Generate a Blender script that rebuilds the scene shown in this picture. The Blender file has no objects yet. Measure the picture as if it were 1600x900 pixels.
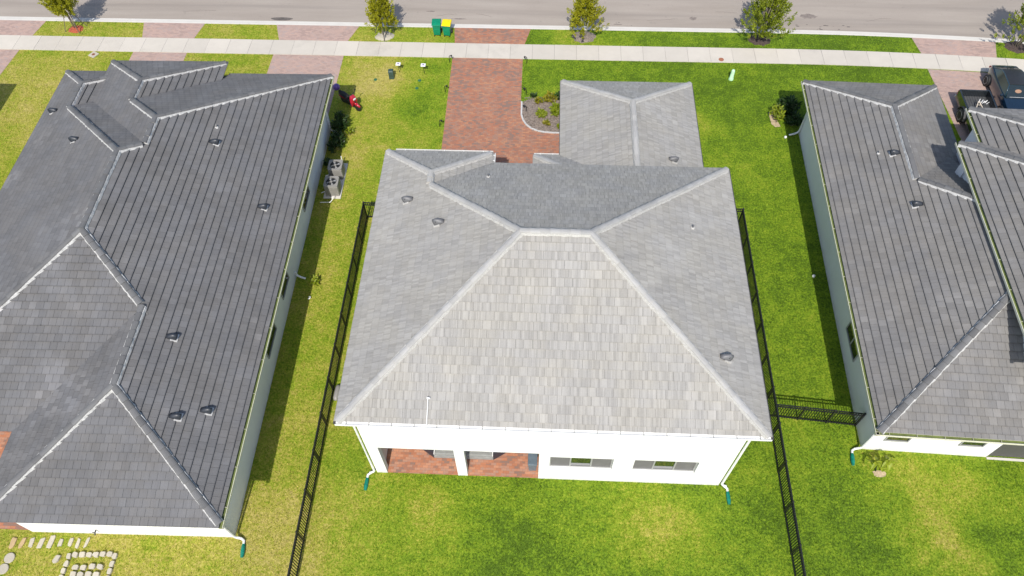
import bpy, math, random
import numpy as np
from mathutils import Vector, Matrix
random.seed(7)
rad = math.radians
S = bpy.context.scene
C = S.collection
PI = math.pi

# ------------------------------------------------------------------ camera
CAM_H = 30.0
PITCH, YAW, ROLL, FPX = 0.973422755, -0.0625892729, -0.0225348797, 1161.5244
fwd = Vector((math.sin(YAW)*math.cos(PITCH), math.cos(YAW)*math.cos(PITCH), -math.sin(PITCH)))
rgt = fwd.cross(Vector((0, 0, 1))).normalized()
upv = rgt.cross(fwd)
r2 = rgt*math.cos(ROLL) + upv*math.sin(ROLL)
u2 = upv*math.cos(ROLL) - rgt*math.sin(ROLL)
cam_d = bpy.data.cameras.new('camera')
cam_d.sensor_width = 36.0
cam_d.lens = 36.0*FPX/1600.0
cam_d.clip_end = 2000
cam = bpy.data.objects.new('camera', cam_d)
cam.matrix_world = Matrix(((r2.x, u2.x, -fwd.x, 0), (r2.y, u2.y, -fwd.y, 0), (r2.z, u2.z, -fwd.z, CAM_H), (0, 0, 0, 1)))
C.objects.link(cam)
S.camera = cam
CAMP = Vector((0, 0, CAM_H))

# ------------------------------------------------------------------ sky, sun, exposure
SUN_EL, SUN_AZ = rad(47.8), rad(2.8)      # light heads to +Y, a little to +X
w = bpy.data.worlds.new('World'); S.world = w; w.use_nodes = True
nt = w.node_tree; nt.nodes.clear()
sky = nt.nodes.new('ShaderNodeTexSky'); sky.sky_type = 'NISHITA'; sky.sun_disc = False
sky.sun_elevation = SUN_EL; sky.sun_rotation = PI + SUN_AZ
sky.air_density = 1.0; sky.dust_density = 1.5; sky.ozone_density = 1.0
bg = nt.nodes.new('ShaderNodeBackground'); bg.inputs[1].default_value = 0.125
wo = nt.nodes.new('ShaderNodeOutputWorld')
nt.links.new(sky.outputs[0], bg.inputs[0]); nt.links.new(bg.outputs[0], wo.inputs[0])
sd = bpy.data.lights.new('sun', 'SUN'); sd.energy = 3.4; sd.angle = rad(0.53); sd.color = (1.0, 0.955, 0.88)
so = bpy.data.objects.new('sun', sd); C.objects.link(so)
ld = Vector((math.sin(SUN_AZ)*math.cos(SUN_EL), math.cos(SUN_AZ)*math.cos(SUN_EL), -math.sin(SUN_EL)))
so.rotation_euler = ld.to_track_quat('-Z', 'Y').to_euler(); so.location = (0, -40, 50)
S.view_settings.view_transform = 'Standard'; S.view_settings.look = 'None'
S.view_settings.exposure = 0.6; S.view_settings.gamma = 1.0
S.cycles.max_bounces = 6

# ------------------------------------------------------------------ materials
def new_mat(name):
    m = bpy.data.materials.new(name); m.use_nodes = True
    n = m.node_tree; b = n.nodes['Principled BSDF']
    return m, n, b
def N(n, t, **kw):
    x = n.nodes.new(t)
    for k, v in kw.items(): setattr(x, k, v)
    return x
def val(n, x): return x
def link(n, a, b): n.links.new(a, b)
def math_(n, op, a, b=None, c=None, clamp=False):
    m = N(n, 'ShaderNodeMath', operation=op); m.use_clamp = clamp
    for i, v in enumerate((a, b, c)):
        if v is None: continue
        if isinstance(v, (int, float)): m.inputs[i].default_value = v
        else: link(n, v, m.inputs[i])
    return m.outputs[0]
def mix_(n, f, a, b, blend='MIX'):
    m = N(n, 'ShaderNodeMix', data_type='RGBA', blend_type=blend)
    for i, v in ((0, f), (6, a), (7, b)):
        if isinstance(v, (int, float)): m.inputs[i].default_value = v
        elif isinstance(v, tuple): m.inputs[i].default_value = (*v, 1)
        else: link(n, v, m.inputs[i])
    return m.outputs[2]
def noise_(n, vec, scale, detail=3, rough=.55):
    t = N(n, 'ShaderNodeTexNoise'); t.inputs['Scale'].default_value = scale
    t.inputs['Detail'].default_value = detail; t.inputs['Roughness'].default_value = rough
    if vec is not None: link(n, vec, t.inputs['Vector'])
    return t.outputs['Fac']
def ramp_(n, f, lo, hi):
    m = N(n, 'ShaderNodeMapRange'); m.inputs[1].default_value = lo; m.inputs[2].default_value = hi
    link(n, f, m.inputs[0]); return m.outputs[0]
def bump_(n, b, h, dist=.01, strength=.5):
    k = N(n, 'ShaderNodeBump'); k.inputs['Distance'].default_value = dist; k.inputs['Strength'].default_value = strength
    link(n, h, k.inputs['Height']); link(n, k.outputs[0], b.inputs['Normal'])
def wpos(n): return N(n, 'ShaderNodeNewGeometry').outputs['Position']
def tvar(n):
    a = N(n, 'ShaderNodeAttribute', attribute_name='tv'); a.attribute_type = 'GEOMETRY'
    o = N(n, 'ShaderNodeAttribute', attribute_name='tv'); o.attribute_type = 'OBJECT'
    return math_(n, 'ADD', a.outputs['Fac'], o.outputs['Fac'])

def plain(name, col, rough=.6, metal=0.0, var=.12, scale=6.0, spec=.5, coat=0.0):
    m, n, b = new_mat(name)
    f = noise_(n, wpos(n), scale, 4)
    dark = tuple(c*(1-var) for c in col); lite = tuple(min(1, c*(1+var)) for c in col)
    link(n, mix_(n, ramp_(n, f, .3, .7), dark, lite), b.inputs['Base Color'])
    b.inputs['Roughness'].default_value = rough; b.inputs['Metallic'].default_value = metal
    b.inputs['Specular IOR Level'].default_value = spec; b.inputs['Coat Weight'].default_value = coat
    return m

def tile_mat(name, base, spread, streak, blotch, tint, strip_=0.0, cluster=0.0, low_edge=0.0):
    EX_ = .32
    m, n, b = new_mat(name)
    tv = tvar(n)
    uv = N(n, 'ShaderNodeUVMap', uv_map='slope').outputs[0]
    sep = N(n, 'ShaderNodeSeparateXYZ'); link(n, uv, sep.inputs[0])
    cb = N(n, 'ShaderNodeCombineXYZ')
    link(n, math_(n, 'ADD', math_(n, 'MULTIPLY', sep.outputs[0], 26.0), math_(n, 'MULTIPLY', tv, 91.0)), cb.inputs[0])
    link(n, math_(n, 'MULTIPLY', sep.outputs[1], 1.6), cb.inputs[1])
    link(n, math_(n, 'MULTIPLY', tv, 37.0), cb.inputs[2])
    st = noise_(n, cb.outputs[0], 1.0, 2, .6)
    sid = math_(n, 'FLOOR', math_(n, 'ADD', math_(n, 'MULTIPLY', sep.outputs[0], 11.0), math_(n, 'MULTIPLY', tv, 53.0)))
    wn = N(n, 'ShaderNodeTexWhiteNoise', noise_dimensions='2D'); c2 = N(n, 'ShaderNodeCombineXYZ'); link(n, sid, c2.inputs[0]); link(n, math_(n, 'MULTIPLY', tv, 71.0), c2.inputs[1]); link(n, c2.outputs[0], wn.inputs['Vector'])
    bl = noise_(n, wpos(n), .55, 4, .6)
    fine = noise_(n, wpos(n), 22.0, 3, .6)
    # brightness factor
    f = math_(n, 'MULTIPLY_ADD', math_(n, 'SUBTRACT', tv, .5), spread, 1.0)
    f = math_(n, 'MULTIPLY_ADD', math_(n, 'SUBTRACT', st, .5), streak, f)
    f = math_(n, 'MULTIPLY_ADD', math_(n, 'SUBTRACT', wn.outputs['Value'], .5), strip_, f)
    f = math_(n, 'MULTIPLY_ADD', math_(n, 'SUBTRACT', bl, .5), blotch, f)
    f = math_(n, 'MULTIPLY_ADD', math_(n, 'SUBTRACT', fine, .5), .22, f)
    # a few paler (new or bleached) tiles
    odd = math_(n, 'GREATER_THAN', math_(n, 'FRACT', math_(n, 'MULTIPLY', tv, 17.3)), .955)
    f = math_(n, 'MULTIPLY_ADD', odd, .05, f)
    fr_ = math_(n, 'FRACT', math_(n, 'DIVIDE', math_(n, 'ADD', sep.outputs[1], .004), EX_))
    ed = N(n, 'ShaderNodeMapRange', interpolation_type='SMOOTHSTEP'); link(n, fr_, ed.inputs[0]); ed.inputs[1].default_value = 0; ed.inputs[2].default_value = .2; ed.inputs[3].default_value = -low_edge; ed.inputs[4].default_value = 0  # each tile darkens towards its lower edge
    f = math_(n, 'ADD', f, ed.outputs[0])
    clus = math_(n, 'MULTIPLY', math_(n, 'GREATER_THAN', math_(n, 'FRACT', math_(n, 'MULTIPLY', tv, 29.7)), .55), ramp_(n, noise_(n, wpos(n), .28, 3, .5), .55, .64))
    f = math_(n, 'MULTIPLY_ADD', clus, cluster, f)
    hue = noise_(n, wpos(n), .9, 2)
    col = mix_(n, ramp_(n, hue, .38, .62), base, tint)
    vm = N(n, 'ShaderNodeVectorMath', operation='SCALE'); link(n, col, vm.inputs[0]); link(n, f, vm.inputs['Scale'])
    link(n, vm.outputs[0], b.inputs['Base Color'])
    b.inputs['Roughness'].default_value = .8; b.inputs['Specular IOR Level'].default_value = .3
    bump_(n, b, st, .008, .5)
    return m

# lawn colour is one node group shared by the ground and the blades on it: dry and green patches by place
DRY = [(-9.9, 34.6, 2.6, .35), (-10.4, 36.6, 2.2, .3), (4.7, 9.3, 2.6, .3), (5.6, 8.3, 1.6, .22), (16.6, 10.6, 3.0, .36), (15.2, 12.3, 2.0, .25), (-10.2, 8.0, 3.2, .35),
       (-30, 33, 5.0, .25), (-10.2, 29.0, 1.6, .3), (-16, 6.0, 4.5, .2), (8.9, 32.3, 1.5, .4), (16.5, 8.6, 1.8, .4), (-4.2, 9.2, 1.4, .3), (-7.0, 9.0, 1.5, .2), (2.0, 39.4, 2.2, .3), (-9.7, 13, 1.4, .15)]
GREEN = [(-7.3, 33.5, 2.2, .4), (-7.0, 37.0, 1.3, .2), (9.8, 35.6, 6, .25), (13.3, 22, 6, .15), (-.5, 8.0, 2.2, .28), (10.9, 9.6, 2.6, .25), (13.3, 9.0, 1.5, .28), (-1.5, 6.4, 3, .25), (18.5, 39.5, 6.5, .3), (18.2, 9.0, 1.7, .3), (3.4, 6.6, 2.4, .2), (2.5, 36, 6, .1)]
def lawn_group():
    g = bpy.data.node_groups.new('lawn_colour', 'ShaderNodeTree')
    g.interface.new_socket('Color', in_out='OUTPUT', socket_type='NodeSocketColor')
    n = g
    out = N(n, 'NodeGroupOutput')
    p = wpos(n)
    fl = N(n, 'ShaderNodeVectorMath', operation='MULTIPLY'); link(n, p, fl.inputs[0]); fl.inputs[1].default_value = (1, 1, 0)
    wq = N(n, 'ShaderNodeTexNoise'); wq.inputs['Scale'].default_value = .55; wq.inputs['Detail'].default_value = 3; link(n, fl.outputs[0], wq.inputs['Vector'])
    wv = N(n, 'ShaderNodeVectorMath', operation='MULTIPLY_ADD'); link(n, wq.outputs['Color'], wv.inputs[0]); wv.inputs[1].default_value = (3.6, 3.6, 0); link(n, fl.outputs[0], wv.inputs[2])
    wo_ = N(n, 'ShaderNodeVectorMath', operation='SUBTRACT'); link(n, wv.outputs[0], wo_.inputs[0]); wo_.inputs[1].default_value = (1.8, 1.8, 0)
    p2 = wo_.outputs[0]; pf = fl.outputs[0]
    sx = N(n, 'ShaderNodeSeparateXYZ'); link(n, p2, sx.inputs[0])
    mr = N(n, 'ShaderNodeMapRange', interpolation_type='SMOOTHSTEP'); link(n, sx.outputs[0], mr.inputs[0])
    mr.inputs[1].default_value = -13; mr.inputs[2].default_value = 1; mr.inputs[3].default_value = .62; mr.inputs[4].default_value = .25
    d = mr.outputs[0]
    for lst, sg in ((DRY, 1), (GREEN, -1)):
        for (x, y, r, k) in lst:
            vd = N(n, 'ShaderNodeVectorMath', operation='DISTANCE'); link(n, p2, vd.inputs[0]); vd.inputs[1].default_value = (x, y, 0)
            m = N(n, 'ShaderNodeMapRange', interpolation_type='SMOOTHSTEP'); link(n, vd.outputs['Value'], m.inputs[0])
            m.inputs[1].default_value = r*.1; m.inputs[2].default_value = r*1.15; m.inputs[3].default_value = sg*k*(.8 if sg > 0 else .55); m.inputs[4].default_value = 0
            d = math_(n, 'ADD', d, m.outputs[0])
    n1 = noise_(n, pf, .5, 6, .62); n2 = noise_(n, pf, 2.2, 5, .7); n3 = noise_(n, pf, 11.0, 4, .7)
    d = math_(n, 'MULTIPLY_ADD', math_(n, 'SUBTRACT', n1, .5), .85, d)
    d = math_(n, 'MULTIPLY_ADD', math_(n, 'SUBTRACT', n2, .5), .9, d)
    d = math_(n, 'MULTIPLY_ADD', math_(n, 'SUBTRACT', n3, .5), 1.5, d)
    cr = N(n, 'ShaderNodeValToRGB'); link(n, d, cr.inputs[0])
    e = cr.color_ramp.elements
    e[0].position = 0.0; e[0].color = (.085, .150, .010, 1)
    e[1].position = 1.0; e[1].color = (.47, .40, .12, 1)
    for pos, col in ((.25, (.160, .260, .013)), (.5, (.245, .320, .022)), (.75, (.375, .360, .058))):
        q = e.new(pos); q.color = (*col, 1)
    link(n, cr.outputs[0], out.inputs[0])
    return g
LAWN = lawn_group()
def lawn_mat(name, k, var):
    m, n, b = new_mat(name)
    g = N(n, 'ShaderNodeGroup'); g.node_tree = LAWN
    f = noise_(n, wpos(n), 5.5, 6, .75)
    tv = tvar(n)
    fac = math_(n, 'ADD', math_(n, 'MULTIPLY_ADD', f, var, k-var*.5), math_(n, 'MULTIPLY', tv, .9))
    vm = N(n, 'ShaderNodeVectorMath', operation='SCALE'); link(n, g.outputs[0], vm.inputs[0]); link(n, fac, vm.inputs['Scale'])
    link(n, vm.outputs[0], b.inputs['Base Color'])
    b.inputs['Roughness'].default_value = .75; b.inputs['Specular IOR Level'].default_value = .15
    return m, n, b, vm.outputs[0]
M_GROUND, n_, b_, c_ = lawn_mat('lawn_soil', .75, 1.1)
bump_(n_, b_, noise_(n_, wpos(n_), 18.0, 4, .7), .04, .6)
M_BLADE, n_, b_, c_ = lawn_mat('grass_blade', .62, 1.1)
tr = N(n_, 'ShaderNodeBsdfTranslucent'); link(n_, c_, tr.inputs[0])
ms = N(n_, 'ShaderNodeMixShader'); ms.inputs[0].default_value = .3
link(n_, b_.outputs[0], ms.inputs[1]); link(n_, tr.outputs[0], ms.inputs[2])
link(n_, ms.outputs[0], n_.nodes['Material Output'].inputs[0])

def paver_mat(name, cols, scale=1.0, worn=.25, herring=False):
    m, n, b = new_mat(name)
    p = wpos(n)
    mp = N(n, 'ShaderNodeMapping'); mp.inputs['Rotation'].default_value = (0, 0, rad(45 if herring else 0)); link(n, p, mp.inputs[0])
    br = N(n, 'ShaderNodeTexBrick'); br.offset = .5
    br.inputs['Scale'].default_value = scale; br.inputs['Mortar Size'].default_value = .006; br.inputs['Mortar Smooth'].default_value = .3
    br.inputs['Brick Width'].default_value = .22; br.inputs['Row Height'].default_value = .11; br.inputs['Bias'].default_value = 0
    link(n, mp.outputs[0], br.inputs[0])
    br.inputs['Color1'].default_value = (0, 0, 0, 1); br.inputs['Color2'].default_value = (1, 1, 1, 1); br.inputs['Mortar'].default_value = (.5, .5, .5, 1)
    f = math_(n, 'MULTIPLY_ADD', math_(n, 'SUBTRACT', noise_(n, p, 5.0, 3, .7), .5), .9, br.outputs['Color'])
    f = math_(n, 'MULTIPLY_ADD', math_(n, 'SUBTRACT', noise_(n, p, .7, 3, .6), .5), 1.5, f)
    cr = N(n, 'ShaderNodeValToRGB'); link(n, f, cr.inputs[0]); e = cr.color_ramp.elements
    e[0].position = 0; e[0].color = (*cols[0], 1); e[1].position = 1; e[1].color = (*cols[-1], 1)
    for i in range(1, len(cols)-1): q = e.new(i/(len(cols)-1)); q.color = (*cols[i], 1)
    c = mix_(n, math_(n, 'MULTIPLY', br.outputs['Fac'], .3), cr.outputs[0], tuple(x*.45 for x in cols[0]))
    c = mix_(n, math_(n, 'MULTIPLY', ramp_(n, noise_(n, p, 1.3, 4, .7), .5, .8), worn), c, (.19, .17, .15))
    link(n, c, b.inputs['Base Color']); b.inputs['Roughness'].default_value = .85; b.inputs['Specular IOR Level'].default_value = .2
    bump_(n, b, br.outputs['Fac'], .006, -.5)
    return m
M_PAVER = paver_mat('red_pavers', [(.20, .140, .115), (.28, .135, .092), (.36, .15, .088), (.27, .165, .125), (.39, .19, .11)])
M_PAVER_PINK = paver_mat('pink_pavers', [(.31, .225, .195), (.37, .265, .23), (.41, .285, .235), (.34, .265, .24)], worn=.35)
M_PATIO = paver_mat('patio_pavers', [(.22, .14, .11), (.36, .15, .085), (.42, .18, .10), (.33, .20, .15), (.46, .22, .13)], worn=.1)

def concrete_mat(name, col, var=.1, stain=.0):
    m, n, b = new_mat(name)
    p = wpos(n); tv = tvar(n)
    f = noise_(n, p, 1.2, 5, .65); g = noise_(n, p, 25.0, 3, .6)
    c = mix_(n, ramp_(n, f, .3, .7), tuple(x*(1-var) for x in col), col)
    c = mix_(n, math_(n, 'MULTIPLY', g, .25), c, tuple(x*.75 for x in col))
    if stain: c = mix_(n, math_(n, 'MULTIPLY', ramp_(n, noise_(n, p, .35, 5, .7), .56, .74), stain), c, tuple(x*.55 for x in col))
    vm = N(n, 'ShaderNodeVectorMath', operation='SCALE'); link(n, c, vm.inputs[0])
    link(n, math_(n, 'MULTIPLY_ADD', tv, .12, .97), vm.inputs['Scale'])
    link(n, vm.outputs[0], b.inputs['Base Color']); b.inputs['Roughness'].default_value = .85; b.inputs['Specular IOR Level'].default_value = .2
    return m
M_CONC = concrete_mat('sidewalk_concrete', (.50, .46, .40), .08, .35)
M_KERB = concrete_mat('kerb_concrete', (.60, .57, .52), .1, .25)
M_BLOCK = concrete_mat('pale_stone', (.47, .43, .35), .25)
M_BUFF = concrete_mat('buff_stone', (.50, .36, .20), .3)
M_MORTAR = plain('mortar', (.45, .445, .435), .9, var=.25, scale=18)
M_MORTAR_C = plain('pale_mortar', (.40, .39, .37), .9, var=.15, scale=18)

def road_mat():
    m, n, b = new_mat('asphalt')
    p = wpos(n)
    mp = N(n, 'ShaderNodeMapping'); mp.inputs['Scale'].default_value = (.18, 1.4, 1); link(n, p, mp.inputs[0])
    f = noise_(n, mp.outputs[0], .8, 5, .6); g = noise_(n, p, 30, 3, .7); h = noise_(n, p, 1.7, 5, .7)
    c = mix_(n, ramp_(n, f, .3, .7), (.285, .245, .208), (.345, .302, .260))
    c = mix_(n, math_(n, 'MULTIPLY', ramp_(n, g, .35, .75), .35), c, (.20, .178, .16))
    c = mix_(n, math_(n, 'MULTIPLY', ramp_(n, h, .62, .78), .5), c, (.16, .14, .125))
    mp2 = N(n, 'ShaderNodeMapping'); mp2.inputs['Scale'].default_value = (.03, 1.1, 1); link(n, p, mp2.inputs[0])
    c = mix_(n, math_(n, 'MULTIPLY', ramp_(n, noise_(n, mp2.outputs[0], 1.0, 3, .6), .52, .72), .45), c, (.20, .175, .155))
    link(n, c, b.inputs['Base Color']); b.inputs['Roughness'].default_value = .9; b.inputs['Specular IOR Level'].default_value = .15
    return m
M_ROAD = road_mat()
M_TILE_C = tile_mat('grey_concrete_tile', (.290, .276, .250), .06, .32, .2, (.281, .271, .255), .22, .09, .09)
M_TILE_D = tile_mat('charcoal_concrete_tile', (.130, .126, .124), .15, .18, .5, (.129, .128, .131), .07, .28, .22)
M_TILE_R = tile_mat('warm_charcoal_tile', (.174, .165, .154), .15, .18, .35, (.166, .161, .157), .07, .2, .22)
M_CAP_C = tile_mat('grey_ridge_tile', (.33, .322, .305), .16, .45, .2, (.31, .306, .30))
M_CAP_D = tile_mat('charcoal_ridge_tile', (.115, .114, .115), .3, .2, .3, (.13, .13, .13))
M_DECK = plain('roof_underlay', (.03, .03, .032), .95)
def stucco():
    m, n, b = new_mat('white_stucco'); p = wpos(n); sp = N(n, 'ShaderNodeSeparateXYZ'); link(n, p, sp.inputs[0])
    c = mix_(n, ramp_(n, noise_(n, p, .8, 4, .6), .3, .7), (.70, .695, .68), (.75, .745, .735))
    low = N(n, 'ShaderNodeMapRange'); link(n, sp.outputs[2], low.inputs[0]); low.inputs[1].default_value = .35; low.inputs[2].default_value = .0
    k = math_(n, 'MULTIPLY', low.outputs[0], ramp_(n, noise_(n, p, 3.5, 5, .75), .35, .75))
    c = mix_(n, math_(n, 'MULTIPLY', k, .75), c, (.36, .32, .25))
    mp = N(n, 'ShaderNodeMapping'); mp.inputs['Scale'].default_value = (5, 5, .35); link(n, p, mp.inputs[0])
    c = mix_(n, math_(n, 'MULTIPLY', ramp_(n, noise_(n, mp.outputs[0], 1.0, 4, .6), .58, .8), .16), c, (.42, .40, .36))
    link(n, c, b.inputs['Base Color']); b.inputs['Roughness'].default_value = .9; b.inputs['Specular IOR Level'].default_value = .15
    bump_(n, b, noise_(n, p, 40, 3, .7), .01, .35); return m
M_WALL = stucco()
M_WHITE = plain('white_paint', (.72, .72, .71), .45, var=.03)
M_CREAM = plain('cream_metal', (.62, .60, .48), .4, var=.06)
M_BRKT = plain('bracket_metal', (.38, .38, .27), .5)
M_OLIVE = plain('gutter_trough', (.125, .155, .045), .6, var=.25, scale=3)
M_BLACK = plain('black_metal', (.010, .010, .011), .5, var=.2)
M_BRONZE = plain('dark_drip_edge', (.05, .047, .045), .5)
M_FRAME = plain('grey_window_frame', (.30, .30, .29), .5, var=.05)
M_SCREEN = plain('insect_screen', (.135, .13, .128), .8, var=.08, scale=3)
M_INT = plain('lanai_wall', (.55, .54, .52), .85, var=.04)
def glass_mat():
    m, n, b = new_mat('window_glass')
    b.inputs['Base Color'].default_value = (.012, .015, .017, 1); b.inputs['Roughness'].default_value = .03
    b.inputs['IOR'].default_value = 3.2
    f = noise_(n, wpos(n), 1.5, 2); bump_(n, b, f, .004, .25)
    return m
M_GLASS = glass_mat()
M_GREEN = plain('green_plastic', (.0, .19, .095), .45, var=.15)
M_YELLOW = plain('yellow_plastic', (.72, .55, .0), .4, var=.08)
M_BOOT = plain('green_drain_boot', (.0, .16, .11), .5, var=.2)
M_COVER = plain('green_cover', (.02, .11, .055), .6, var=.2)
M_MINT = plain('mint_plastic', (.42, .66, .42), .4, var=.06)
M_UTIL = plain('dark_green_utility', (.035, .065, .055), .5, var=.2)
M_RUBBER = plain('rubber', (.012, .012, .013), .7)
M_ALLOY = plain('alloy', (.45, .45, .45), .35, metal=.35)
M_ACGREY = plain('ac_grey', (.25, .24, .225), .5, var=.08)
M_DARK = plain('dark_plastic', (.02, .021, .024), .5)
M_RED = plain('red_paint', (.38, .012, .03), .22, coat=.6)
M_PURPLE = plain('violet_plastic', (.12, .06, .25), .4)
M_BLUE = plain('blue_car_paint', (.004, .014, .030), .18, coat=1.0, var=.05)
M_TEAL = plain('teal_car_paint', (.008, .035, .055), .18, coat=1.0, var=.05)
M_TRUCK = plain('black_car_paint', (.012, .016, .02), .2, coat=1.0, var=.05)
M_CARGLASS = plain('car_glass', (.01, .018, .02), .05, spec=.9)
M_LINER = plain('bed_liner', (.06, .062, .064), .7)
M_WOOD = plain('pale_wood', (.55, .48, .38), .7)
M_TAN = plain('reflection_tan', (.26, .15, .09), .6)
M_BARK = plain('bark', (.24, .20, .16), .9, var=.3, scale=14)
M_STAKE = plain('stake_wood', (.12, .10, .08), .9, var=.3)
M_REDMULCH = plain('red_mulch', (.33, .075, .035), .95, var=.45, scale=16)
M_MULCH = plain('dark_mulch', (.060, .042, .035), .95, var=.5, scale=16)
M_GREYMULCH = plain('grey_mulch', (.185, .15, .125), .95, var=.5, scale=12)
M_SOIL = plain('bare_soil', (.40, .31, .20), .95, var=.25, scale=9)
M_CUSHION = plain('grey_cushion', (.23, .235, .225), .9)
M_WICKER = plain('dark_wicker', (.03, .025, .035), .7)
M_PANEL = plain('dark_panel', (.075, .072, .070), .6, var=.05)
M_SLATE = plain('slate_plastic', (.105, .14, .17), .45)
M_VENT = plain('vent_metal', (.12, .12, .125), .5, var=.1)
M_VENTD = plain('dark_vent_metal', (.028, .032, .04), .45, var=.1)
def leaf_mat(name, a, b2):
    m, n, b = new_mat(name)
    tv = tvar(n)
    c = mix_(n, tv, a, b2)
    c = mix_(n, math_(n, 'MULTIPLY', noise_(n, wpos(n), 9.0, 2), .35), c, tuple(x*.55 for x in a))
    link(n, c, b.inputs['Base Color']); b.inputs['Roughness'].default_value = .5; b.inputs['Specular IOR Level'].default_value = .35
    tr = N(n, 'ShaderNodeBsdfTranslucent'); link(n, c, tr.inputs[0])
    ms = N(n, 'ShaderNodeMixShader'); ms.inputs[0].default_value = .28
    link(n, b.outputs[0], ms.inputs[1]); link(n, tr.outputs[0], ms.inputs[2]); link(n, ms.outputs[0], n.nodes['Material Output'].inputs[0])
    return m
M_LEAF_Y = leaf_mat('olive_leaf', (.22, .235, .008), (.42, .40, .02))
M_LEAF_G = leaf_mat('green_leaf', (.13, .185, .012), (.32, .36, .025))
M_LEAF_D = leaf_mat('dark_leaf', (.015, .04, .010), (.05, .10, .02))
M_LEAF_L = leaf_mat('lime_leaf', (.17, .24, .01), (.30, .34, .02))
M_LEAF_GOLD = leaf_mat('gold_leaf', (.10, .13, .008), (.42, .34, .02))

# ------------------------------------------------------------------ mesh helpers
class MB:
    def __init__(s): s.v = []; s.f = []; s.mi = []; s.tv = []; s.uv = None
    def add(s, verts, faces, mi=0, tv=0.0):
        o = len(s.v); s.v += [tuple(p) for p in verts]
        for f in faces: s.f.append(tuple(i+o for i in f)); s.mi.append(mi); s.tv.append(tv)
        return s
    def box(s, x0, x1, y0, y1, z0, z1, mi=0, M=None, tv=0.0):
        v = [Vector(p) for p in ((x0, y0, z0), (x1, y0, z0), (x1, y1, z0), (x0, y1, z0), (x0, y0, z1), (x1, y0, z1), (x1, y1, z1), (x0, y1, z1))]
        if M is not None: v = [M @ p for p in v]
        return s.add(v, [(3, 2, 1, 0), (4, 5, 6, 7), (0, 1, 5, 4), (1, 2, 6, 5), (2, 3, 7, 6), (3, 0, 4, 7)], mi, tv)
    def taper(s, b0, b1, z0, z1, t0, t1, mi=0, M=None):   # b0/b1: xmin,xmax,ymin,ymax bottom and top
        x0, x1, y0, y1 = b0; X0, X1, Y0, Y1 = b1
        v = [Vector(p) for p in ((x0, y0, z0), (x1, y0, z0), (x1, y1, z0), (x0, y1, z0), (X0, Y0, z1), (X1, Y0, z1), (X1, Y1, z1), (X0, Y1, z1))]
        if M is not None: v = [M @ p for p in v]
        return s.add(v, [(3, 2, 1, 0), (4, 5, 6, 7), (0, 1, 5, 4), (1, 2, 6, 5), (2, 3, 7, 6), (3, 0, 4, 7)], mi)
    def prism(s, poly, z0, z1, mi=0):
        n = len(poly)
        v = [(x, y, z0) for x, y in poly] + [(x, y, z1) for x, y in poly]
        return s.add(v, [tuple(range(n-1, -1, -1)), tuple(range(n, 2*n))] + [(i, (i+1) % n, (i+1) % n+n, i+n) for i in range(n)], mi)
    def tube(s, pts, r, n=8, mi=0, caps=True, tv=0.0):
        pts = [Vector(p) for p in pts]; rs = r if isinstance(r, (list, tuple)) else [r]*len(pts)
        v = []; f = []
        for i, p in enumerate(pts):
            d = (pts[min(i+1, len(pts)-1)]-pts[max(i-1, 0)]).normalized()
            a = d.cross(Vector((0, 0, 1)))
            if a.length < 1e-3: a = Vector((1, 0, 0))
            a.normalize(); b = d.cross(a)
            for k in range(n):
                t = 2*PI*k/n; v.append(p+(a*math.cos(t)+b*math.sin(t))*rs[i])
        for i in range(len(pts)-1):
            for k in range(n): f.append((i*n+k, i*n+(k+1) % n, (i+1)*n+(k+1) % n, (i+1)*n+k))
        if caps: f.append(tuple(range(n))[::-1]); f.append(tuple(range((len(pts)-1)*n, len(pts)*n)))
        return s.add(v, f, mi, tv)
    def lathe(s, prof, n=16, mi=0, c=(0, 0, 0), M=None):
        v = []; f = []
        for r, z in prof:
            for k in range(n):
                t = 2*PI*k/n; p = Vector((c[0]+r*math.cos(t), c[1]+r*math.sin(t), c[2]+z)); v.append(M @ p if M is not None else p)
        for i in range(len(prof)-1):
            for k in range(n): f.append((i*n+k, i*n+(k+1) % n, (i+1)*n+(k+1) % n, (i+1)*n+k))
        f.append(tuple(range(n))[::-1]); f.append(tuple(range((len(prof)-1)*n, len(prof)*n)))
        return s.add(v, f, mi)
    def loft(s, rings, mi=0, cap=True):
        n = len(rings[0]); v = [p for r in rings for p in r]; f = []
        for i in range(len(rings)-1):
            for k in range(n): f.append((i*n+k, i*n+(k+1) % n, (i+1)*n+(k+1) % n, (i+1)*n+k))
        if cap: f.append(tuple(range(n))[::-1]); f.append(tuple(range((len(rings)-1)*n, len(rings)*n)))
        return s.add(v, f, mi)
    def mesh(s, name, mats, smooth=False):
        me = bpy.data.meshes.new(name); me.from_pydata([tuple(p) for p in s.v], [], s.f)
        for m in (mats if isinstance(mats, (list, tuple)) else [mats]): me.materials.append(m)
        if len(me.materials) > 1: me.polygons.foreach_set('material_index', s.mi)
        if any(s.tv): a = me.attributes.new('tv', 'FLOAT', 'FACE'); a.data.foreach_set('value', s.tv)
        if s.uv is not None: u = me.uv_layers.new(name='slope'); u.data.foreach_set('uv', [c for p in s.uv for c in p])
        if smooth: me.polygons.foreach_set('use_smooth', [True]*len(me.polygons))
        me.update(); return me
    def build(s, name, mats, parent=None, M=None, smooth=False, bevel=0, auto=None):
        return link_obj(name, s.mesh(name, mats, smooth or auto is not None), parent, M, bevel, auto)
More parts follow.
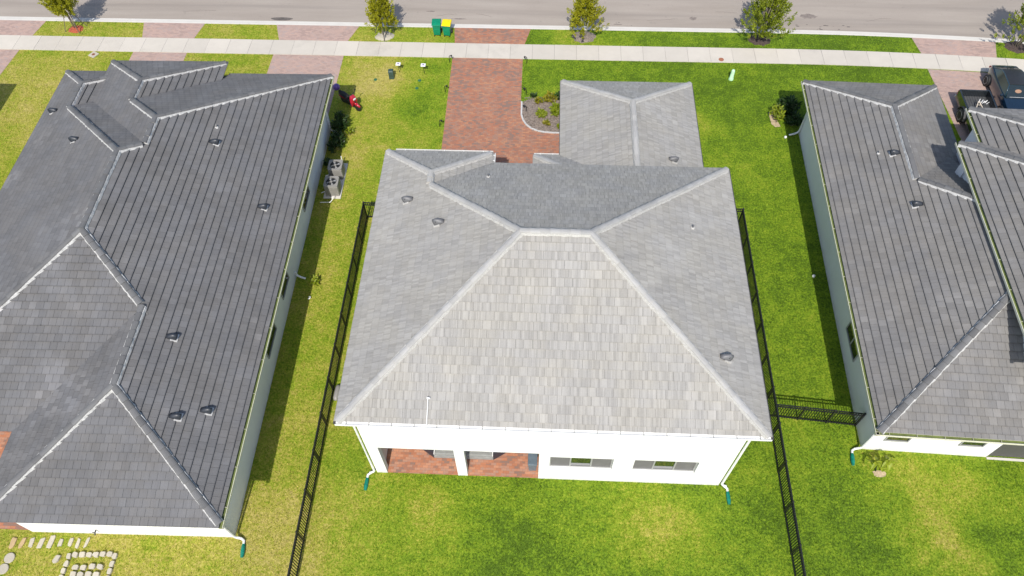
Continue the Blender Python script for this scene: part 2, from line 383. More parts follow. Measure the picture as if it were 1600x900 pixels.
def link_obj(name, me, parent=None, M=None, bevel=0, auto=None):
    o = bpy.data.objects.new(name, me); C.objects.link(o)
    if M is not None: o.matrix_world = M if parent is None else o.matrix_world
    if parent is not None:
        o.parent = parent
        if M is not None: o.matrix_local = M
    if bevel:
        b = o.modifiers.new('bevel', 'BEVEL'); b.width = bevel; b.segments = 2; b.limit_method = 'ANGLE'
    if auto is not None:
        for e in me.edges: pass
        try: me.set_sharp_from_angle(angle=rad(auto))
        except Exception: pass
    return o
def tag(o, label=None, cat=None, group=None, kind=None):
    if label: o['label'] = label
    if cat: o['category'] = cat
    if group: o['group'] = group
    if kind: o['kind'] = kind
    return o
def thing(name, label, cat, loc=(0, 0, 0), rz=0.0, group=None):
    o = bpy.data.objects.new(name, None); C.objects.link(o); o.empty_display_size = .3
    o.location = loc; o.rotation_euler = (0, 0, rz)
    return tag(o, label, cat, group)
def copy_tree(o, parent=None):
    c = o.copy(); C.objects.link(c)
    if parent is not None: c.parent = parent
    for ch in list(o.children): copy_tree(ch, c)
    return c
def T(x, y, z): return Matrix.Translation((x, y, z))
def RZ(a): return Matrix.Rotation(a, 4, 'Z')
def bend(x): return 0.0 if x < 14 else -.0026*(x-14)**2
ORD = ['first', 'second', 'third', 'fourth', 'fifth', 'sixth', 'seventh', 'eighth', 'ninth', 'tenth']

# ------------------------------------------------------------------ ground, road, kerb, sidewalk
xs = [-300, -120, -60] + [i for i in range(-45, 15, 5)] + [14+i*2 for i in range(0, 14)] + [60]
def yb(x): return bend(min(x, 45))
mb = MB()
rows = [(-260, 0, 0), (0, 0, 0), (37, 0, 1), (40.40, 0, 1), (40.42, -.16, 1), (49.4, -.16, 1), (49.42, 0, 1), (330, 0, 1)]
xs2 = xs+[300]
for (y, z, k) in rows:
    for x in xs2: mb.v.append((x, y+k*yb(x), z))
nx = len(xs2)
for j in range(len(rows)-1):
    for i in range(nx-1): mb.f.append((j*nx+i, j*nx+i+1, (j+1)*nx+i+1, (j+1)*nx+i)); mb.mi.append(0); mb.tv.append(0)
ground = mb.build('ground', M_GROUND); tag(ground, 'mown lawn ground with green and dry patches', kind='structure')

def strip(name, y0, y1, z0, z1, mat, label, x0=-300, x1=300, bevel=0):
    pts = sorted(set([x for x in xs2 if x0 < x < x1]+[x0, x1])); m = MB()
    for x in pts:
        b = yb(x); m.v += [(x, y0+b, z0), (x, y1+b, z0), (x, y1+b, z1), (x, y0+b, z1)]
    for i in range(len(pts)-1):
        for k in range(4): m.f.append((i*4+k, i*4+(k+1) % 4, i*4+4+(k+1) % 4, i*4+4+k)); m.mi.append(0); m.tv.append(0)
    m.f.append((3, 2, 1, 0)); n = len(m.v); m.f.append((n-4, n-3, n-2, n-1)); m.mi += [0, 0]; m.tv += [0, 0]
    o = m.build(name, mat); tag(o, label, kind='structure'); return o
strip('road', 40.9, 48.95, -.155, -.085, M_ROAD, 'pale sun-bleached asphalt street')
def kerb(name, y0, sgn, label):                            # mountable kerb: flat gutter pan then a rounded rise
    prof = [(0, -.15), (0, .012), (.16, .012), (.235, -.035), (.26, -.068), (.50, -.078), (.50, -.15)]
    pts = sorted(set([x for x in xs2]+[x for x in range(-60, 60, 3)])); m = MB(); n = len(prof)
    for x in pts:
        for (d, z) in prof: m.v.append((x, y0+sgn*d+yb(x), z))
    for i in range(len(pts)-1):
        for k in range(n-1):
            q = (i*n+k, i*n+n+k, i*n+n+k+1, i*n+k+1); m.f.append(q if sgn < 0 else q[::-1]); m.mi.append(0); m.tv.append(0)
    o = m.build(name, M_KERB); tag(o, label, kind='structure'); return o
kerb('kerb', 40.405, 1, 'white concrete kerb along the near side of the street')
kerb('kerb', 49.415, -1, 'white concrete kerb along the far side of the street')
def oil(name, pts, label, mat):
    m = MB(); m.prism(pts, -.0845, -.0815); o = m.build(name, mat); tag(o, label, kind='structure')
M_OIL = plain('tar_patch', (.10, .085, .075), .8, var=.3)
oil('tar_patch', [(-17.25+.72*math.cos(t)*(1+.1*math.sin(3*t)), 41.14+.17*math.sin(t)) for t in [i*PI/8 for i in range(16)]], 'dark oval tar patch at the street edge', M_OIL)
M_SPOT = plain('road_stain', (.185, .155, .135), .9, var=.3)
random.seed(5)
for (x, y, rx, ry) in ((-7.6, 42.2, .3, .06), (9.5, 41.9, .25, .18), (16.9, 42.3, .55, .25), (-5.6, 41.45, .5, .06), (2.8, 41.06, .25, .04), (4.6, 41.15, .3, .05)):
    oil('road_stain', [(x+rx*math.cos(t)*random.uniform(.7, 1.2), y+ry*math.sin(t)*random.uniform(.7, 1.2)) for t in [i*PI/9 for i in range(18)]], 'faint dark stain on the street', M_SPOT)
for i in range(26):
    x = random.choice((random.uniform(2.2, 5.5), random.uniform(15.5, 19.5))); y = 41.0+yb(x)+random.uniform(0, .5)
    r = random.uniform(.02, .07); oil('tar_fleck', [(x+r*1.8*math.cos(t), y+r*math.sin(t)*.6) for t in [k*PI/3 for k in range(6)]], 'dark tar fleck on the street', M_OIL)

for (x0, y0_, L_, a_) in ((-7.2, 41.7, 1.5, .15), (-4.6, 42.0, 1.2, -.2), (6.5, 41.6, 2.2, .1), (20.5, 41.9, 1.8, .2), (-24.0, 41.8, 2.4, .06), (11.0, 42.6, 1.5, -.1)):
    pts_ = []; px_, py_ = x0, y0_
    for k in range(12): pts_.append((px_, py_)); px_ += L_/12; py_ += math.sin(a_)*L_/12+random.uniform(-.05, .05)
    oil('road_crack', [(p[0], p[1]+.012) for p in pts_]+[(p[0], p[1]-.012) for p in pts_[::-1]], 'thin dark crack in the street', M_SPOT)
side = strip('sidewalk', 37.50, 38.82, -.1, .008, M_DECK, 'pale concrete sidewalk of square slabs along the street', -60, 60)
slab_me = {}
x = -46.0; i = 0
random.seed(11)
mslab = MB().box(-.680, .680, -.69, .69, 0, .095).mesh('slab', M_CONC)
while x < 46:
    wd = 1.37; c = x+wd/2; b = yb(c); ang = math.atan2(yb(c+.5)-yb(c-.5), 1)
    o = link_obj('slab', mslab, side, T(c, 38.155+b, -.06+random.uniform(-.004, .004)) @ RZ(ang)); o['tv'] = random.random()
    x += wd
def sheet(name, poly, z0, z1, mat, label, kind='structure'):
    o = MB().prism(poly, z0, z1).build(name, mat); tag(o, label, kind=kind); return o
# drives between sidewalk and kerb (aprons) and drives to the houses
sheet('driveway_apron', [(-5.7, 38.86), (-1.3, 38.86), (-.95, 40.40), (-5.85, 40.40)], -.1, .012, M_PAVER, 'red paver apron between the sidewalk and the street, beside the bins')
sheet('driveway_apron', [(-16.9, 38.86), (-12.5, 38.86), (-12.0, 40.40), (-17.4, 40.40)], -.1, .012, M_PAVER_PINK, 'pink paver apron with slanted edge left of the staked olive tree')
sheet('driveway_apron', [(-25.75, 38.86), (-22.4, 38.86), (-22.1, 40.40), (-26.15, 40.40)], -.1, .012, M_PAVER_PINK, 'narrow pink paver apron between two short grass strips')
sheet('driveway_apron', [(-40, 38.86), (-32.95, 38.86), (-32.65, 40.40), (-40, 40.40)], -.1, .012, M_PAVER_PINK, 'pink paver apron at the far left of the street edge')
sheet('driveway_apron', [(23.1, 38.86+bend(23.1)), (27.55, 38.86+bend(27.5)), (27.95, 40.40+bend(28)), (22.9, 40.40+bend(23))], -.1, .012, M_PAVER_PINK, 'pink paver apron on the right behind the parked blue car')
arc = [(-1.33, 33.6), (-1.31, 32.5), (-1.2, 32.05), (-1.0, 31.68), (-.7, 31.36), (-.3, 31.16), (.1, 31.07), (.5, 31.04), (1.5, 31.03)]
sheet('driveway', [(-5.72, 37.45), (-5.62, 28), (-5.6, 22.7), (1.5, 22.7)]+arc[::-1]+[(-1.36, 37.45)], -.1, .012, M_PAVER, 'red brick paver driveway leading to the pale grey house')
sheet('driveway', [(-16.94, 37.45), (-16.94, 31), (-12.51, 31), (-12.51, 37.45)], -.1, .012, M_PAVER_PINK, 'wide pink paver driveway in front of the charcoal roofed house')
sheet('driveway', [(-25.86, 37.45), (-25.86, 31.6), (-22.43, 31.6), (-22.43, 37.45)], -.1, .012, M_PAVER_PINK, 'narrow pink paver walk in front of the charcoal roofed house')
sheet('driveway', [(-40, 37.45), (-40, 20), (-34.5, 20), (-33.4, 35), (-33.2, 37.45)], -.1, .012, M_PAVER_PINK, 'pink paver driveway at the far left edge')
sheet('driveway', [(23.1, 37.43+bend(23.1)), (23.55, 27), (29.0, 27), (28.5, 37.4+bend(28.5))], -.1, .012, M_PAVER_PINK, 'pink paver driveway under the pickup and the blue car')
sheet('patio', [(-26.2, 7.9), (-20.0, 7.9), (-20.0, 14.6), (-26.2, 14.6)], -.05, .02, M_PATIO, 'red paver patio at the rear corner of the charcoal roofed house')

# ------------------------------------------------------------------ roof engine
def clip(poly, h):
    A, B, K = h; out = []; n = len(poly)
    for i in range(n):
        p, q = poly[i], poly[(i+1) % n]; a = A*p[0]+B*p[1]+K; b = A*q[0]+B*q[1]+K
        if a >= 0: out.append(p)
        if (a > 0 > b) or (a < 0 < b):
            t = a/(a-b); out.append((p[0]+(q[0]-p[0])*t, p[1]+(q[1]-p[1])*t))
    return out
def area(p): return .5*sum(p[i][0]*p[(i+1) % len(p)][1]-p[(i+1) % len(p)][0]*p[i][1] for i in range(len(p))) if len(p) > 2 else 0
def planes(r):
    x0, x1, y0, y1, E, s = r
    return [(s, 0, E-s*x0), (-s, 0, E+s*x1), (0, s, E-s*y0), (0, -s, E+s*y1)]
def roof_faces(rects, clips=None):
    res = []
    for i, r in enumerate(rects):
        P = planes(r); x0, x1, y0, y1, E, s = r
        for k, p in enumerate(P):
            poly = [(x0, y0), (x1, y0), (x1, y1), (x0, y1)]
            for q in P:
                if q is not p: poly = clip(poly, (q[0]-p[0], q[1]-p[1], q[2]-p[2]))
            if clips and clips[i]:
                for h in clips[i]: poly = clip(poly, h)
            if area(poly) < 1e-3: continue
            pcs = [poly]
            for j, b in enumerate(rects):
                if j == i: continue
                eps = 1e-4 if j < i else -1e-4
                Q = [(q[0]-p[0], q[1]-p[1], q[2]-p[2]+eps) for q in planes(b)]+[(1, 0, -b[0]), (-1, 0, b[1]), (0, 1, -b[2]), (0, -1, b[3])]
                if clips and clips[j]: Q += clips[j]
                new = []
                for pc in pcs:
                    rest = pc
                    for h in Q:
                        if len(rest) < 3: break
                        o = clip(rest, (-h[0], -h[1], -h[2]))
                        if area(o) > 1e-3: new.append(o)
                        rest = clip(rest, h)
                pcs = new
            for pc in pcs: res.append((pc, p, E, s))
    return res
EX, TW = .32, .30
def tile_roof(roof, faces, Mh, mat, aligned, seed, nmax=300, cam_extra=None):
    """faces on local plan; every tile is a real wedge; the largest in view become objects, the rest one joined part"""
    rnd = random.Random(seed)
    cand = []; mb = MB(); mb.uv = []
    deck = MB()
    H0, H1 = (.068, .008) if aligned else (.040, .008)
    gap = .042 if aligned else 0.0; LG = .004 if aligned else .003
    for (pc, p, E, s) in faces:
        g = math.hypot(p[0], p[1]); up = Vector((p[0]/g, p[1]/g)); e = Vector((-up.y, up.x))
        if e.x < -.5 or e.y < -.5: e = -e
        ct, st = 1/math.sqrt(1+s*s), s/math.sqrt(1+s*s); h0 = (E-p[2])/s
        us = Vector((up.x*ct, up.y*ct, st)); nn = Vector((-up.x*st, -up.y*st, ct)); e3 = Vector((e.x, e.y, 0))
        def P3(u, v, h=0.0): return Vector((e.x*u+up.x*(h0+v*ct), e.y*u+up.y*(h0+v*ct), E+v*st))+nn*h
        uv = [(e.x*x+e.y*y, (up.x*x+up.y*y-h0)/ct) for x, y in pc]
        if area(uv) < 0: uv = uv[::-1]
        deck.add([P3(u, v, -.006) for u, v in uv], [tuple(range(len(uv)))])
        flip = e3.cross(us).dot(nn) < 0
        hs = []
        for i in range(len(uv)):
            a, b = uv[i], uv[(i+1) % len(uv)]; A, B = -(b[1]-a[1]), b[0]-a[0]; l = math.hypot(A, B)
            if l > 1e-6: hs.append((A/l, B/l, -(A*a[0]+B*a[1])/l))
        umin, umax = min(q[0] for q in uv), max(q[0] for q in uv); vmin, vmax = min(q[1] for q in uv), max(q[1] for q in uv)
        for r in range(int(math.floor(vmin/EX+1e-6)), int(vmax/EX)+1):
            rr = random.Random((seed*7919+r*131+int(round(p[0]*100))*17+int(round(p[1]*100))*29) & 0xffffff)
            off = (TW*.5*(r % 2)+rr.uniform(-.03, .03)) if not aligned else TW*.5*(r % 2)+rr.uniform(-.012, .012)
            for c in range(int(math.floor((umin-off)/TW))-1, int((umax-off)/TW)+2):
                tv = random.Random((r*92821+c*68917+seed*13+int(p[0]*9)*3+int(p[1]*9)*5) & 0xffffff); t = max(.001, tv.random())
                hj = tv.uniform(-.004, .006) if not aligned else tv.uniform(-.002, .002)
                u0, u1, v0, v1 = off+c*TW+LG, off+(c+1)*TW-LG, r*EX+(tv.uniform(-.004, .004) if not aligned else tv.uniform(-.0015, .0015)), r*EX+EX+.035
                q = [(u0, v0), (u1, v0), (u1, v1), (u0, v1)]
                mx = [min(A*a+B*b+K for a, b in q) for A, B, K in hs]
                full = all(m_ >= 0 for m_ in mx)
                if not full:
                    qq = q
                    for h in hs:
                        qq = clip(qq, h)
                        if len(qq) < 3: break
                    if len(qq) < 3 or area(qq) < .0012: continue
                    q = qq
                else:
                    ctr = P3((u0+u1)/2, (v0+v1)/2, 0); wc = Mh @ ctr; dv = CAMP-wc; wn = (Mh.to_3x3() @ nn)
                    # in view?
                    dd = wc-CAMP; zz = dd.dot(fwd); sx = 800+FPX*dd.dot(r2)/zz; sy = 450-FPX*dd.dot(u2)/zz
                    if 4 < sx < 1596 and 4 < sy < 896:
                        cand.append((wn.dot(dv)/dv.length**3, P3(u0, v0, 0), e3, us, nn, t, hj, flip, (u0, v0, u1, v1))); continue
                emit(mb, q, v0, P3, t, hj, H0, H1, flip, gap)
    cand.sort(key=lambda c: -c[0])
    lu, lv = TW-2*LG, EX+.035
    unit = {}
    for fl in (False, True):
        m = MB(); m.uv = []
        def Q3(u, v, h=0.0): return Vector((u, v, h))
        emit(m, [(0, 0), (lu, 0), (lu, lv), (0, lv)], 0, (Q3 if not fl else (lambda u, v, h=0.0: Vector((u, v, h)))), 0, 0, H0, H1, False, gap)
        unit[fl] = m.mesh('roof_tile', mat); break
    for (k, o3, e3, us, nn, t, hj, fl, q) in cand[:nmax]:
        if fl:      # keep a right-handed frame: start from the other corner and walk back
            o3 = o3+e3*lu; e3 = -e3
        M = Matrix(((e3.x, us.x, nn.x, o3.x), (e3.y, us.y, nn.y, o3.y), (e3.z, us.z, nn.z, o3.z), (0, 0, 0, 1)))
        M = M @ T(0, 0, hj)
        ob = link_obj('roof_tile', unit[False], roof, M); ob['tv'] = t
    for (k, o3, e3, us, nn, t, hj, fl, q) in cand[nmax:]:
        def P3b(u, v, h=0.0): return o3+e3*(u-q[0])+us*(v-q[1])+nn*h
        emit(mb, [(q[0], q[1]), (q[2], q[1]), (q[2], q[3]), (q[0], q[3])], q[1], P3b, t, hj, H0, H1, fl, gap)
    o = mb.build('roof_tiles', mat, roof); o['kind'] = 'stuff'
    d = deck.build('roof_deck', M_DECK, roof)
def emit(mb, q, v0, P3, t, hj, H0, H1, flip, gap=0.0):
    n = len(q)
    top = [P3(u, v, H0+hj+(H1-H0)*(v-v0)/(EX+.035)) for u, v in q]; bot = [P3(u, v, -.002+(gap+hj)*max(0, 1-(v-v0)/(EX*.6)) if gap else -.002) for u, v in q]
    o = len(mb.v); mb.v += [tuple(x) for x in top+bot]
    fs = [tuple(range(n))]+[(i+n, (i+1) % n+n, (i+1) % n, i) for i in range(n)]
    uvs = list(q)+[c for i in range(n) for c in (q[i], q[(i+1) % n], q[(i+1) % n], q[i])]
    if flip:
        nf = []; nu = []; k = 0
        for f in fs: nf.append(f[::-1]); nu += uvs[k:k+len(f)][::-1]; k += len(f)
        fs, uvs = nf, nu
    for f in fs: mb.f.append(tuple(i+o for i in f)); mb.mi.append(0); mb.tv.append(t)
    mb.uv += uvs
# ridge cap: one rounded, slightly tapered piece, laid end over end on a mortar bed
def cap_mesh(mat, wd, ln):
    m = MB(); m.uv = []; n = 7; v = []
    for k, (y, sc, dz) in enumerate(((0, 1.0, .022), (ln, .88, 0.0))):
        for i in range(n):
            a = PI*i/(n-1); v.append((wd/2*sc*math.cos(a), y, .012+dz+.062*sc*math.sin(a)))
        for i in range(n):
            a = PI*(n-1-i)/(n-1); v.append(((wd/2*sc-.018)*math.cos(a), y, dz+max(0, .055*sc*math.sin(a))))
    N2 = 2*n
    for i in range(N2): m.f.append((i, (i+1) % N2, (i+1) % N2+N2, i+N2)[::-1])
    m.f += [tuple(range(N2)), tuple(range(N2, 2*N2))[::-1]]
    m.v = v; m.mi = [0]*len(m.f); m.tv = [0]*len(m.f)
    for f in m.f: m.uv += [(v[i][0], v[i][1]) for i in f]
    return m.mesh('ridge_cap', mat)
def caps(roof, lines, me, mort, ln, wd, seed, lift=.088, bed=.062):
    rnd = random.Random(seed); mm = MB()
    for (a, b) in lines:
        a, b = Vector(a), Vector(b); d = (b-a)
        if d.z < 0: a, b, d = b, a, -d
        if d.z > .3: a = a+d.normalized()*.15; d = b-a
        L = d.length; d.normalize(); side_ = d.cross(Vector((0, 0, 1))).normalized(); upn = side_.cross(d)
        k = max(1, round(L/ln)); stp = L/k
        for i in range(k):
            p = a+d*(i*stp-.02)+upn*(lift-.02+rnd.uniform(-.006, .006))+side_*rnd.uniform(-.012, .012)
            M = Matrix(((side_.x, d.x, upn.x, p.x), (side_.y, d.y, upn.y, p.y), (side_.z, d.z, upn.z, p.z), (0, 0, 0, 1)))
            o = link_obj('ridge_cap', me, roof, M @ Matrix.Rotation(rnd.uniform(-.015, .015), 4, 'Z')); o['tv'] = .001+rnd.random()
        n = max(2, int(L/.12)); rings = []
        for i in range(n+1):
            p = a+d*(L*i/n); j1, j2 = rnd.uniform(-.012, .02), rnd.uniform(-.012, .02); w2 = wd/2+.004
            rings.append([p+side_*(w2+j1+.03)-upn*.03, p+side_*(w2+j1*.4)+upn*(bed+.01), p-side_*(w2+j2*.4)+upn*(bed+.01), p-side_*(w2+j2+.03)-upn*.03])
        mm.loft(rings)
    mm.build('mortar_bed', mort, roof)
def zroof(rects, x, y):
    return max([min(a*x+b*y+c for a, b, c in planes(r)) for r in rects if r[0]-1e-6 <= x <= r[1]+1e-6 and r[2]-1e-6 <= y <= r[3]+1e-6] or [0])
def gutter(house, a, b, z, out, brk=.74, mat=(M_CREAM, M_OLIVE), name='gutter', brmat=None, wd=.14, ht=.1, inset=.12):
    return gutter_(house, (a[0]-out[0]*inset, a[1]-out[1]*inset), (b[0]-out[0]*inset, b[1]-out[1]*inset), z+.035, out, brk, mat, name, brmat, wd, ht)
def gutter_(house, a, b, z, out, brk=.74, mat=(M_CREAM, M_OLIVE), name='gutter', brmat=None, wd=.14, ht=.12):
    """U channel from a to b at eave height z; out = unit vector away from the house"""
    a, b = Vector((*a, z)), Vector((*b, z)); d = (b-a).normalized(); o = Vector((*out, 0)); L = (b-a).length
    prof = [(-.0, .0), (-.0, -ht), (wd, -ht), (wd, .0), (wd-.018, .0), (wd-.018, -.022), (wd-.010, -.03), (wd-.010, -ht+.06), (.012, -ht+.06), (.012, 0)]
    m = MB(); n = len(prof)
    for p in (a, b):
        for (x_, z_) in prof: m.v.append(tuple(p+o*(x_-.02)+Vector((0, 0, z_-.015))))
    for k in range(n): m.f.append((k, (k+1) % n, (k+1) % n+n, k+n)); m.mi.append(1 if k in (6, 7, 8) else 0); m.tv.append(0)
    m.f += [tuple(range(n)), tuple(range(n, 2*n))[::-1]]; m.mi += [0, 0]; m.tv += [0, 0]
    g = m.build(name, list(mat), house)
    bm = MB().box(-.011, .011, -.012, wd-.02, -.012, .004).mesh('bracket', brmat or M_BRKT)
    k = max(2, int(L/brk))
    for i in range(k):
        p = a+d*(L*(i+.5)/k)+Vector((0, 0, -.008))
        M = Matrix(((d.x, o.x, 0, p.x), (d.y, o.y, 0, p.y), (0, 0, 1, p.z), (0, 0, 0, 1)))
        link_obj('bracket', bm, g, M)
    return g
def slab_rects(house, rects, inset=.15, mat=None):
    for i, r in enumerate(rects):
        z = r[4]; dz = .003*i
        m = MB(); x0, x1, y0, y1 = r[0]+inset+dz, r[1]-inset-dz, r[2]+inset+dz, r[3]-inset-dz
        m.box(x0, x1, y0, y1, z-.12-dz, z+.03-dz)
        m.build('fascia', mat or M_WHITE, house)
def window(house, cx, cz, wd, ht, M, panes=1, mats=None, depth=.1):
    """window in local frame M: x along the wall, -y outward; frame and panes proud of the recess"""
    m = MB(); t = .05
    m.box(-wd/2, wd/2, -.03, .06, -ht/2, -ht/2+t); m.box(-wd/2, wd/2, -.03, .06, ht/2-t, ht/2)
    m.box(-wd/2, -wd/2+t, -.03, .06, -ht/2+t, ht/2-t); m.box(wd/2-t, wd/2, -.03, .06, -ht/2+t, ht/2-t)
    for i in range(1, panes): x = -wd/2+wd*i/panes; m.box(x-.03, x+.03, -.025, .055, -ht/2+t, ht/2-t)
    f = m.build('window', M_FRAME, house, M @ T(cx, 0, cz))
    for i in range(panes):
        x0, x1 = -wd/2+wd*i/panes+.03, -wd/2+wd*(i+1)/panes-.03
        MB().box(x0, x1, .0, .02, -ht/2+t, ht/2-t).build('pane', (mats or [M_GLASS]*panes)[i], f)
    return f
def vent(house, x, y, rects, dirx, diry, s, small=False, mat=M_VENT, mort=M_MORTAR, r=.105):
    z = zroof(rects, x, y)+.045; ang = math.atan2(diry, dirx)
    M = T(x, y, z) @ RZ(ang) @ Matrix.Rotation(math.atan(s), 4, 'Y')      # local +x runs down the slope
    root = None
    if small:
        m = MB(); m.tube([(0, 0, -.05), (0, 0, .0)], .05, 10); root = m.build('vent_pipe', mat, house, T(x, y, z))
        MB().tube([(0, 0, 0), (0, 0, .16)], .035, 10).build('pipe', mat, root)
        MB().lathe([(.085, -.03), (.075, .02), (.04, .04)], 12).build('collar', mort, root)
        return
    # hood: half-round tunnel, open to the down-slope side, sloping back into the roof
    n = 9; m = MB(); rings = []
    for (xx, sc, hz) in ((.17, 1.0, .24), (.0, 1.0, .25), (-.14, .9, .14), (-.24, .75, .02)):
        ring = []
        for i in range(n):
            a = PI*i/(n-1); ring.append((xx, r*sc*math.cos(a), max(0.0, hz*math.sin(a))))
        rings.append(ring)
    v = [p for q in rings for p in q]; f = []
    for i in range(3):
        for k in range(n-1): f.append((i*n+k, i*n+k+1, (i+1)*n+k+1, (i+1)*n+k))
    m.add(v, f); root = m.build('roof_vent', mat, house, M, smooth=True)
    md = root.modifiers.new('solid', 'SOLIDIFY'); md.thickness = .015
    MB().box(.03, .05, -r*.93, r*.93, 0, .2).build('mesh_screen', M_DARK, root)
    mm = MB(); mm.box(.17, .225, -r-.06, r+.06, -.03, .035); mm.box(-.05, .17, r+.005, r+.06, -.03, .03); mm.box(-.05, .17, -r-.06, -r-.005, -.03, .03)
    mm.build('mortar_seal', mort, root)
def downspout(house, x, y, ztop, dx, dy, mat=M_WHITE, reach=.55, boot=True, side=0.0):
    """round-edged pipe down the corner with an elbow outwards and a green boot"""
    m = MB(); l = math.hypot(dx, dy); dx, dy = dx/l, dy/l
    px, py = -dy, dx
    pts = [(x, y, ztop), (x, y, .32), (x+dx*.06, y+dy*.06, .2), (x+dx*.2, y+dy*.2, .13), (x+dx*(reach-.12), y+dy*(reach-.12), .1)]
    pts += [(x+dx*reach+px*side*.08, y+dy*reach+py*side*.08, .09), (x+dx*(reach+.03)+px*side*.26, y+dy*(reach+.03)+py*side*.26, .075)]
    d = m.tube(pts, .05, 8).build('downspout', mat, house, smooth=False)
    if boot:
        e = Vector(pts[-1]); q = Vector((dx*.12+px*side, dy*.12+py*side, 0)).normalized(); b = MB()
        b.tube([e-q*.03, e+q*.08, e+q*.3, e+q*.48], [.06, .078, .085, .06], 10).build('drain_boot', M_BOOT, d)

# ------------------------------------------------------------------ the pale grey two-storey house (centre)
HC = thing('house', 'white two-storey house with pale grey tiled hip roof and red paver driveway', 'house')
EC, SC = 5.8, .5
upper = [(-7.04, 8.2, 10.4, 23.1, EC, SC), (-7.04, -2.2, 14.0, 23.72, EC, SC)]
lower = [(.88, 7.85, 18.0, 31.72, 3.2, SC), (-.44, 6.5, 16.0, 26.2, 3.2, SC)]
roofc = thing('roof', None, None); roofc.parent = HC; roofc['label'] = 'pale grey flat concrete tile hip roof'
lowc = [[(0, 1, -22.66)], [(0, 1, -22.66)]]
I4 = Matrix.Identity(4)
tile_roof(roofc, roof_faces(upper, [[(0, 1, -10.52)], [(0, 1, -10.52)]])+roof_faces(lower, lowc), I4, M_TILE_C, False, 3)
zr = EC+SC*6.35
cm = cap_mesh(M_CAP_C, .25, .40)
gz = 3.2+SC*3.485
wz = EC+SC*2.42
caps(roofc, [((-7.0, 10.44, EC), (-.69, 16.75, zr)), ((8.16, 10.44, EC), (1.85, 16.75, zr)), ((8.16, 23.06, EC), (1.85, 16.75, zr)), ((-.69, 16.75, zr), (1.85, 16.75, zr)),
             ((-4.62, 20.68, wz), (-.69, 16.75, zr)), ((-4.62, 20.72, wz), (-4.62, 21.3, wz)), ((-7.0, 23.68, EC), (-4.62, 21.3, wz)), ((-2.24, 23.68, EC), (-4.62, 21.3, wz)),
             ((.92, 31.68, 3.2), (4.365, 28.235, gz)), ((7.81, 31.68, 3.2), (4.365, 28.235, gz)), ((4.365, 28.235, gz), (4.365, 22.7, gz)), ((-.4, 26.16, 3.2), (1.5, 24.26, 3.2+SC*1.9))],
     cm, M_MORTAR_C, .36, .25, 5, .072, .055)
slab_rects(HC, upper); slab_rects(HC, [(.88, 7.85, 22.0, 31.72, 3.2, .5), (-.44, 6.5, 22.0, 26.2, 3.2, .5)])
# walls: back wall with two lanai openings and two windows
wl = MB(); y0, y1 = 10.85, 11.1; ZT = 5.72; zo = 2.72
def seg(x0, x1, z0, z1): wl.box(x0, x1, y0, y1, z0, z1)
seg(-6.5, 7.65, zo, ZT)
seg(-6.5, -6.06, 0, zo); seg(-3.1, -2.7, 0, zo); seg(.23, .65, 0, zo)
for (a, b) in ((.65, 3.13), (3.94, 6.42)): seg(a, b, 0, 1.17); seg(a, b, 2.42, zo)
seg(3.13, 3.94, 0, zo); seg(6.42, 7.65, 0, zo)
wl.box(-6.5, -6.25, y1, 22.55, 0, ZT); wl.box(7.4, 7.65, y1, 22.55, 0, ZT); wl.box(-6.25, 7.4, 22.3, 22.55, 0, ZT)
wl.box(-6.49, -2.75, 22.55, 23.15, 0, ZT-.01)
wl.box(1.4, 7.3, 22.55, 31.15, 0, 3.1); wl.box(.1, 1.4, 22.55, 25.65, 0, 3.08)
wl.build('wall', M_WALL, HC)
lw = MB(); lw.box(-6.25, -6.2, y1, 14.0, 0, zo); lw.box(.23, .28, y1, 14.0, .0, zo); lw.box(-6.2, .23, 13.9, 14.0, 0, zo); lw.box(-6.2, .23, y1, 13.9, zo-.06, zo-.02)
lw.build('lanai_wall', M_INT, HC)
MB().box(-6.2, .225, 10.86, 13.9, -.05, .035).build('lanai_floor', M_PATIO, HC)
for (a, b) in ((.65, 3.13), (3.94, 6.42)):
    window(HC, 0, 0, b-a, 1.25, T((a+b)/2, y0+.14, 1.795), 3, [M_SCREEN, M_GLASS, M_SCREEN])
MB().box(-7.06, -6.98, 10.45, 23.7, EC-.06, EC+.03).build('drip_edge', M_BRONZE, HC); MB().box(8.17, 8.25, 10.45, 23.05, EC-.06, EC+.03).build('drip_edge', M_BRONZE, HC)
MB().box(.84, .91, 26.3, 31.7, 3.12, 3.22).build('drip_edge', M_BRONZE, HC); MB().box(7.83, 7.90, 23.0, 31.7, 3.12, 3.22).build('drip_edge', M_BRONZE, HC)
gutter(HC, (-7.0, 10.4), (8.2, 10.4), EC, (0, -1), .78, (M_WHITE, M_WHITE), brmat=M_FRAME, wd=.13)
gutter(HC, (-6.6, 23.72), (-2.2, 23.72), EC, (0, 1), .8, (M_WHITE, M_FRAME), brmat=M_WHITE, wd=.14, inset=0)
gutter(HC, (-.4, 26.2), (.84, 26.2), 3.2, (0, 1), .6, (M_WHITE, M_FRAME), brmat=M_WHITE, wd=.14, inset=0)
gutter(HC, (-2.2, 23.1), (-2.2, 23.72), EC, (1, 0), .6, (M_WHITE, M_FRAME), brmat=M_WHITE, wd=.14, inset=0)
for (x_, y_, dx, dy, f, sm) in ((-5.49, 20.12, -1, 0, upper, 0), (-3.96, 18.35, -1, 0, upper, 0), (6.75, 13.17, 1, 0, upper, 0), (6.23, 25.25, 1, 0, lower, 0), (-2.25, 21.54, 0, 1, upper, 1), (6.04, 18.8, 1, 0, upper, 1)):
    vent(HC, x_, y_, f, dx, dy, SC, sm, M_VENT, M_MORTAR_C)
downspout(HC, -6.57, 10.80, 5.5, -1, -.12, reach=.3, side=.9)
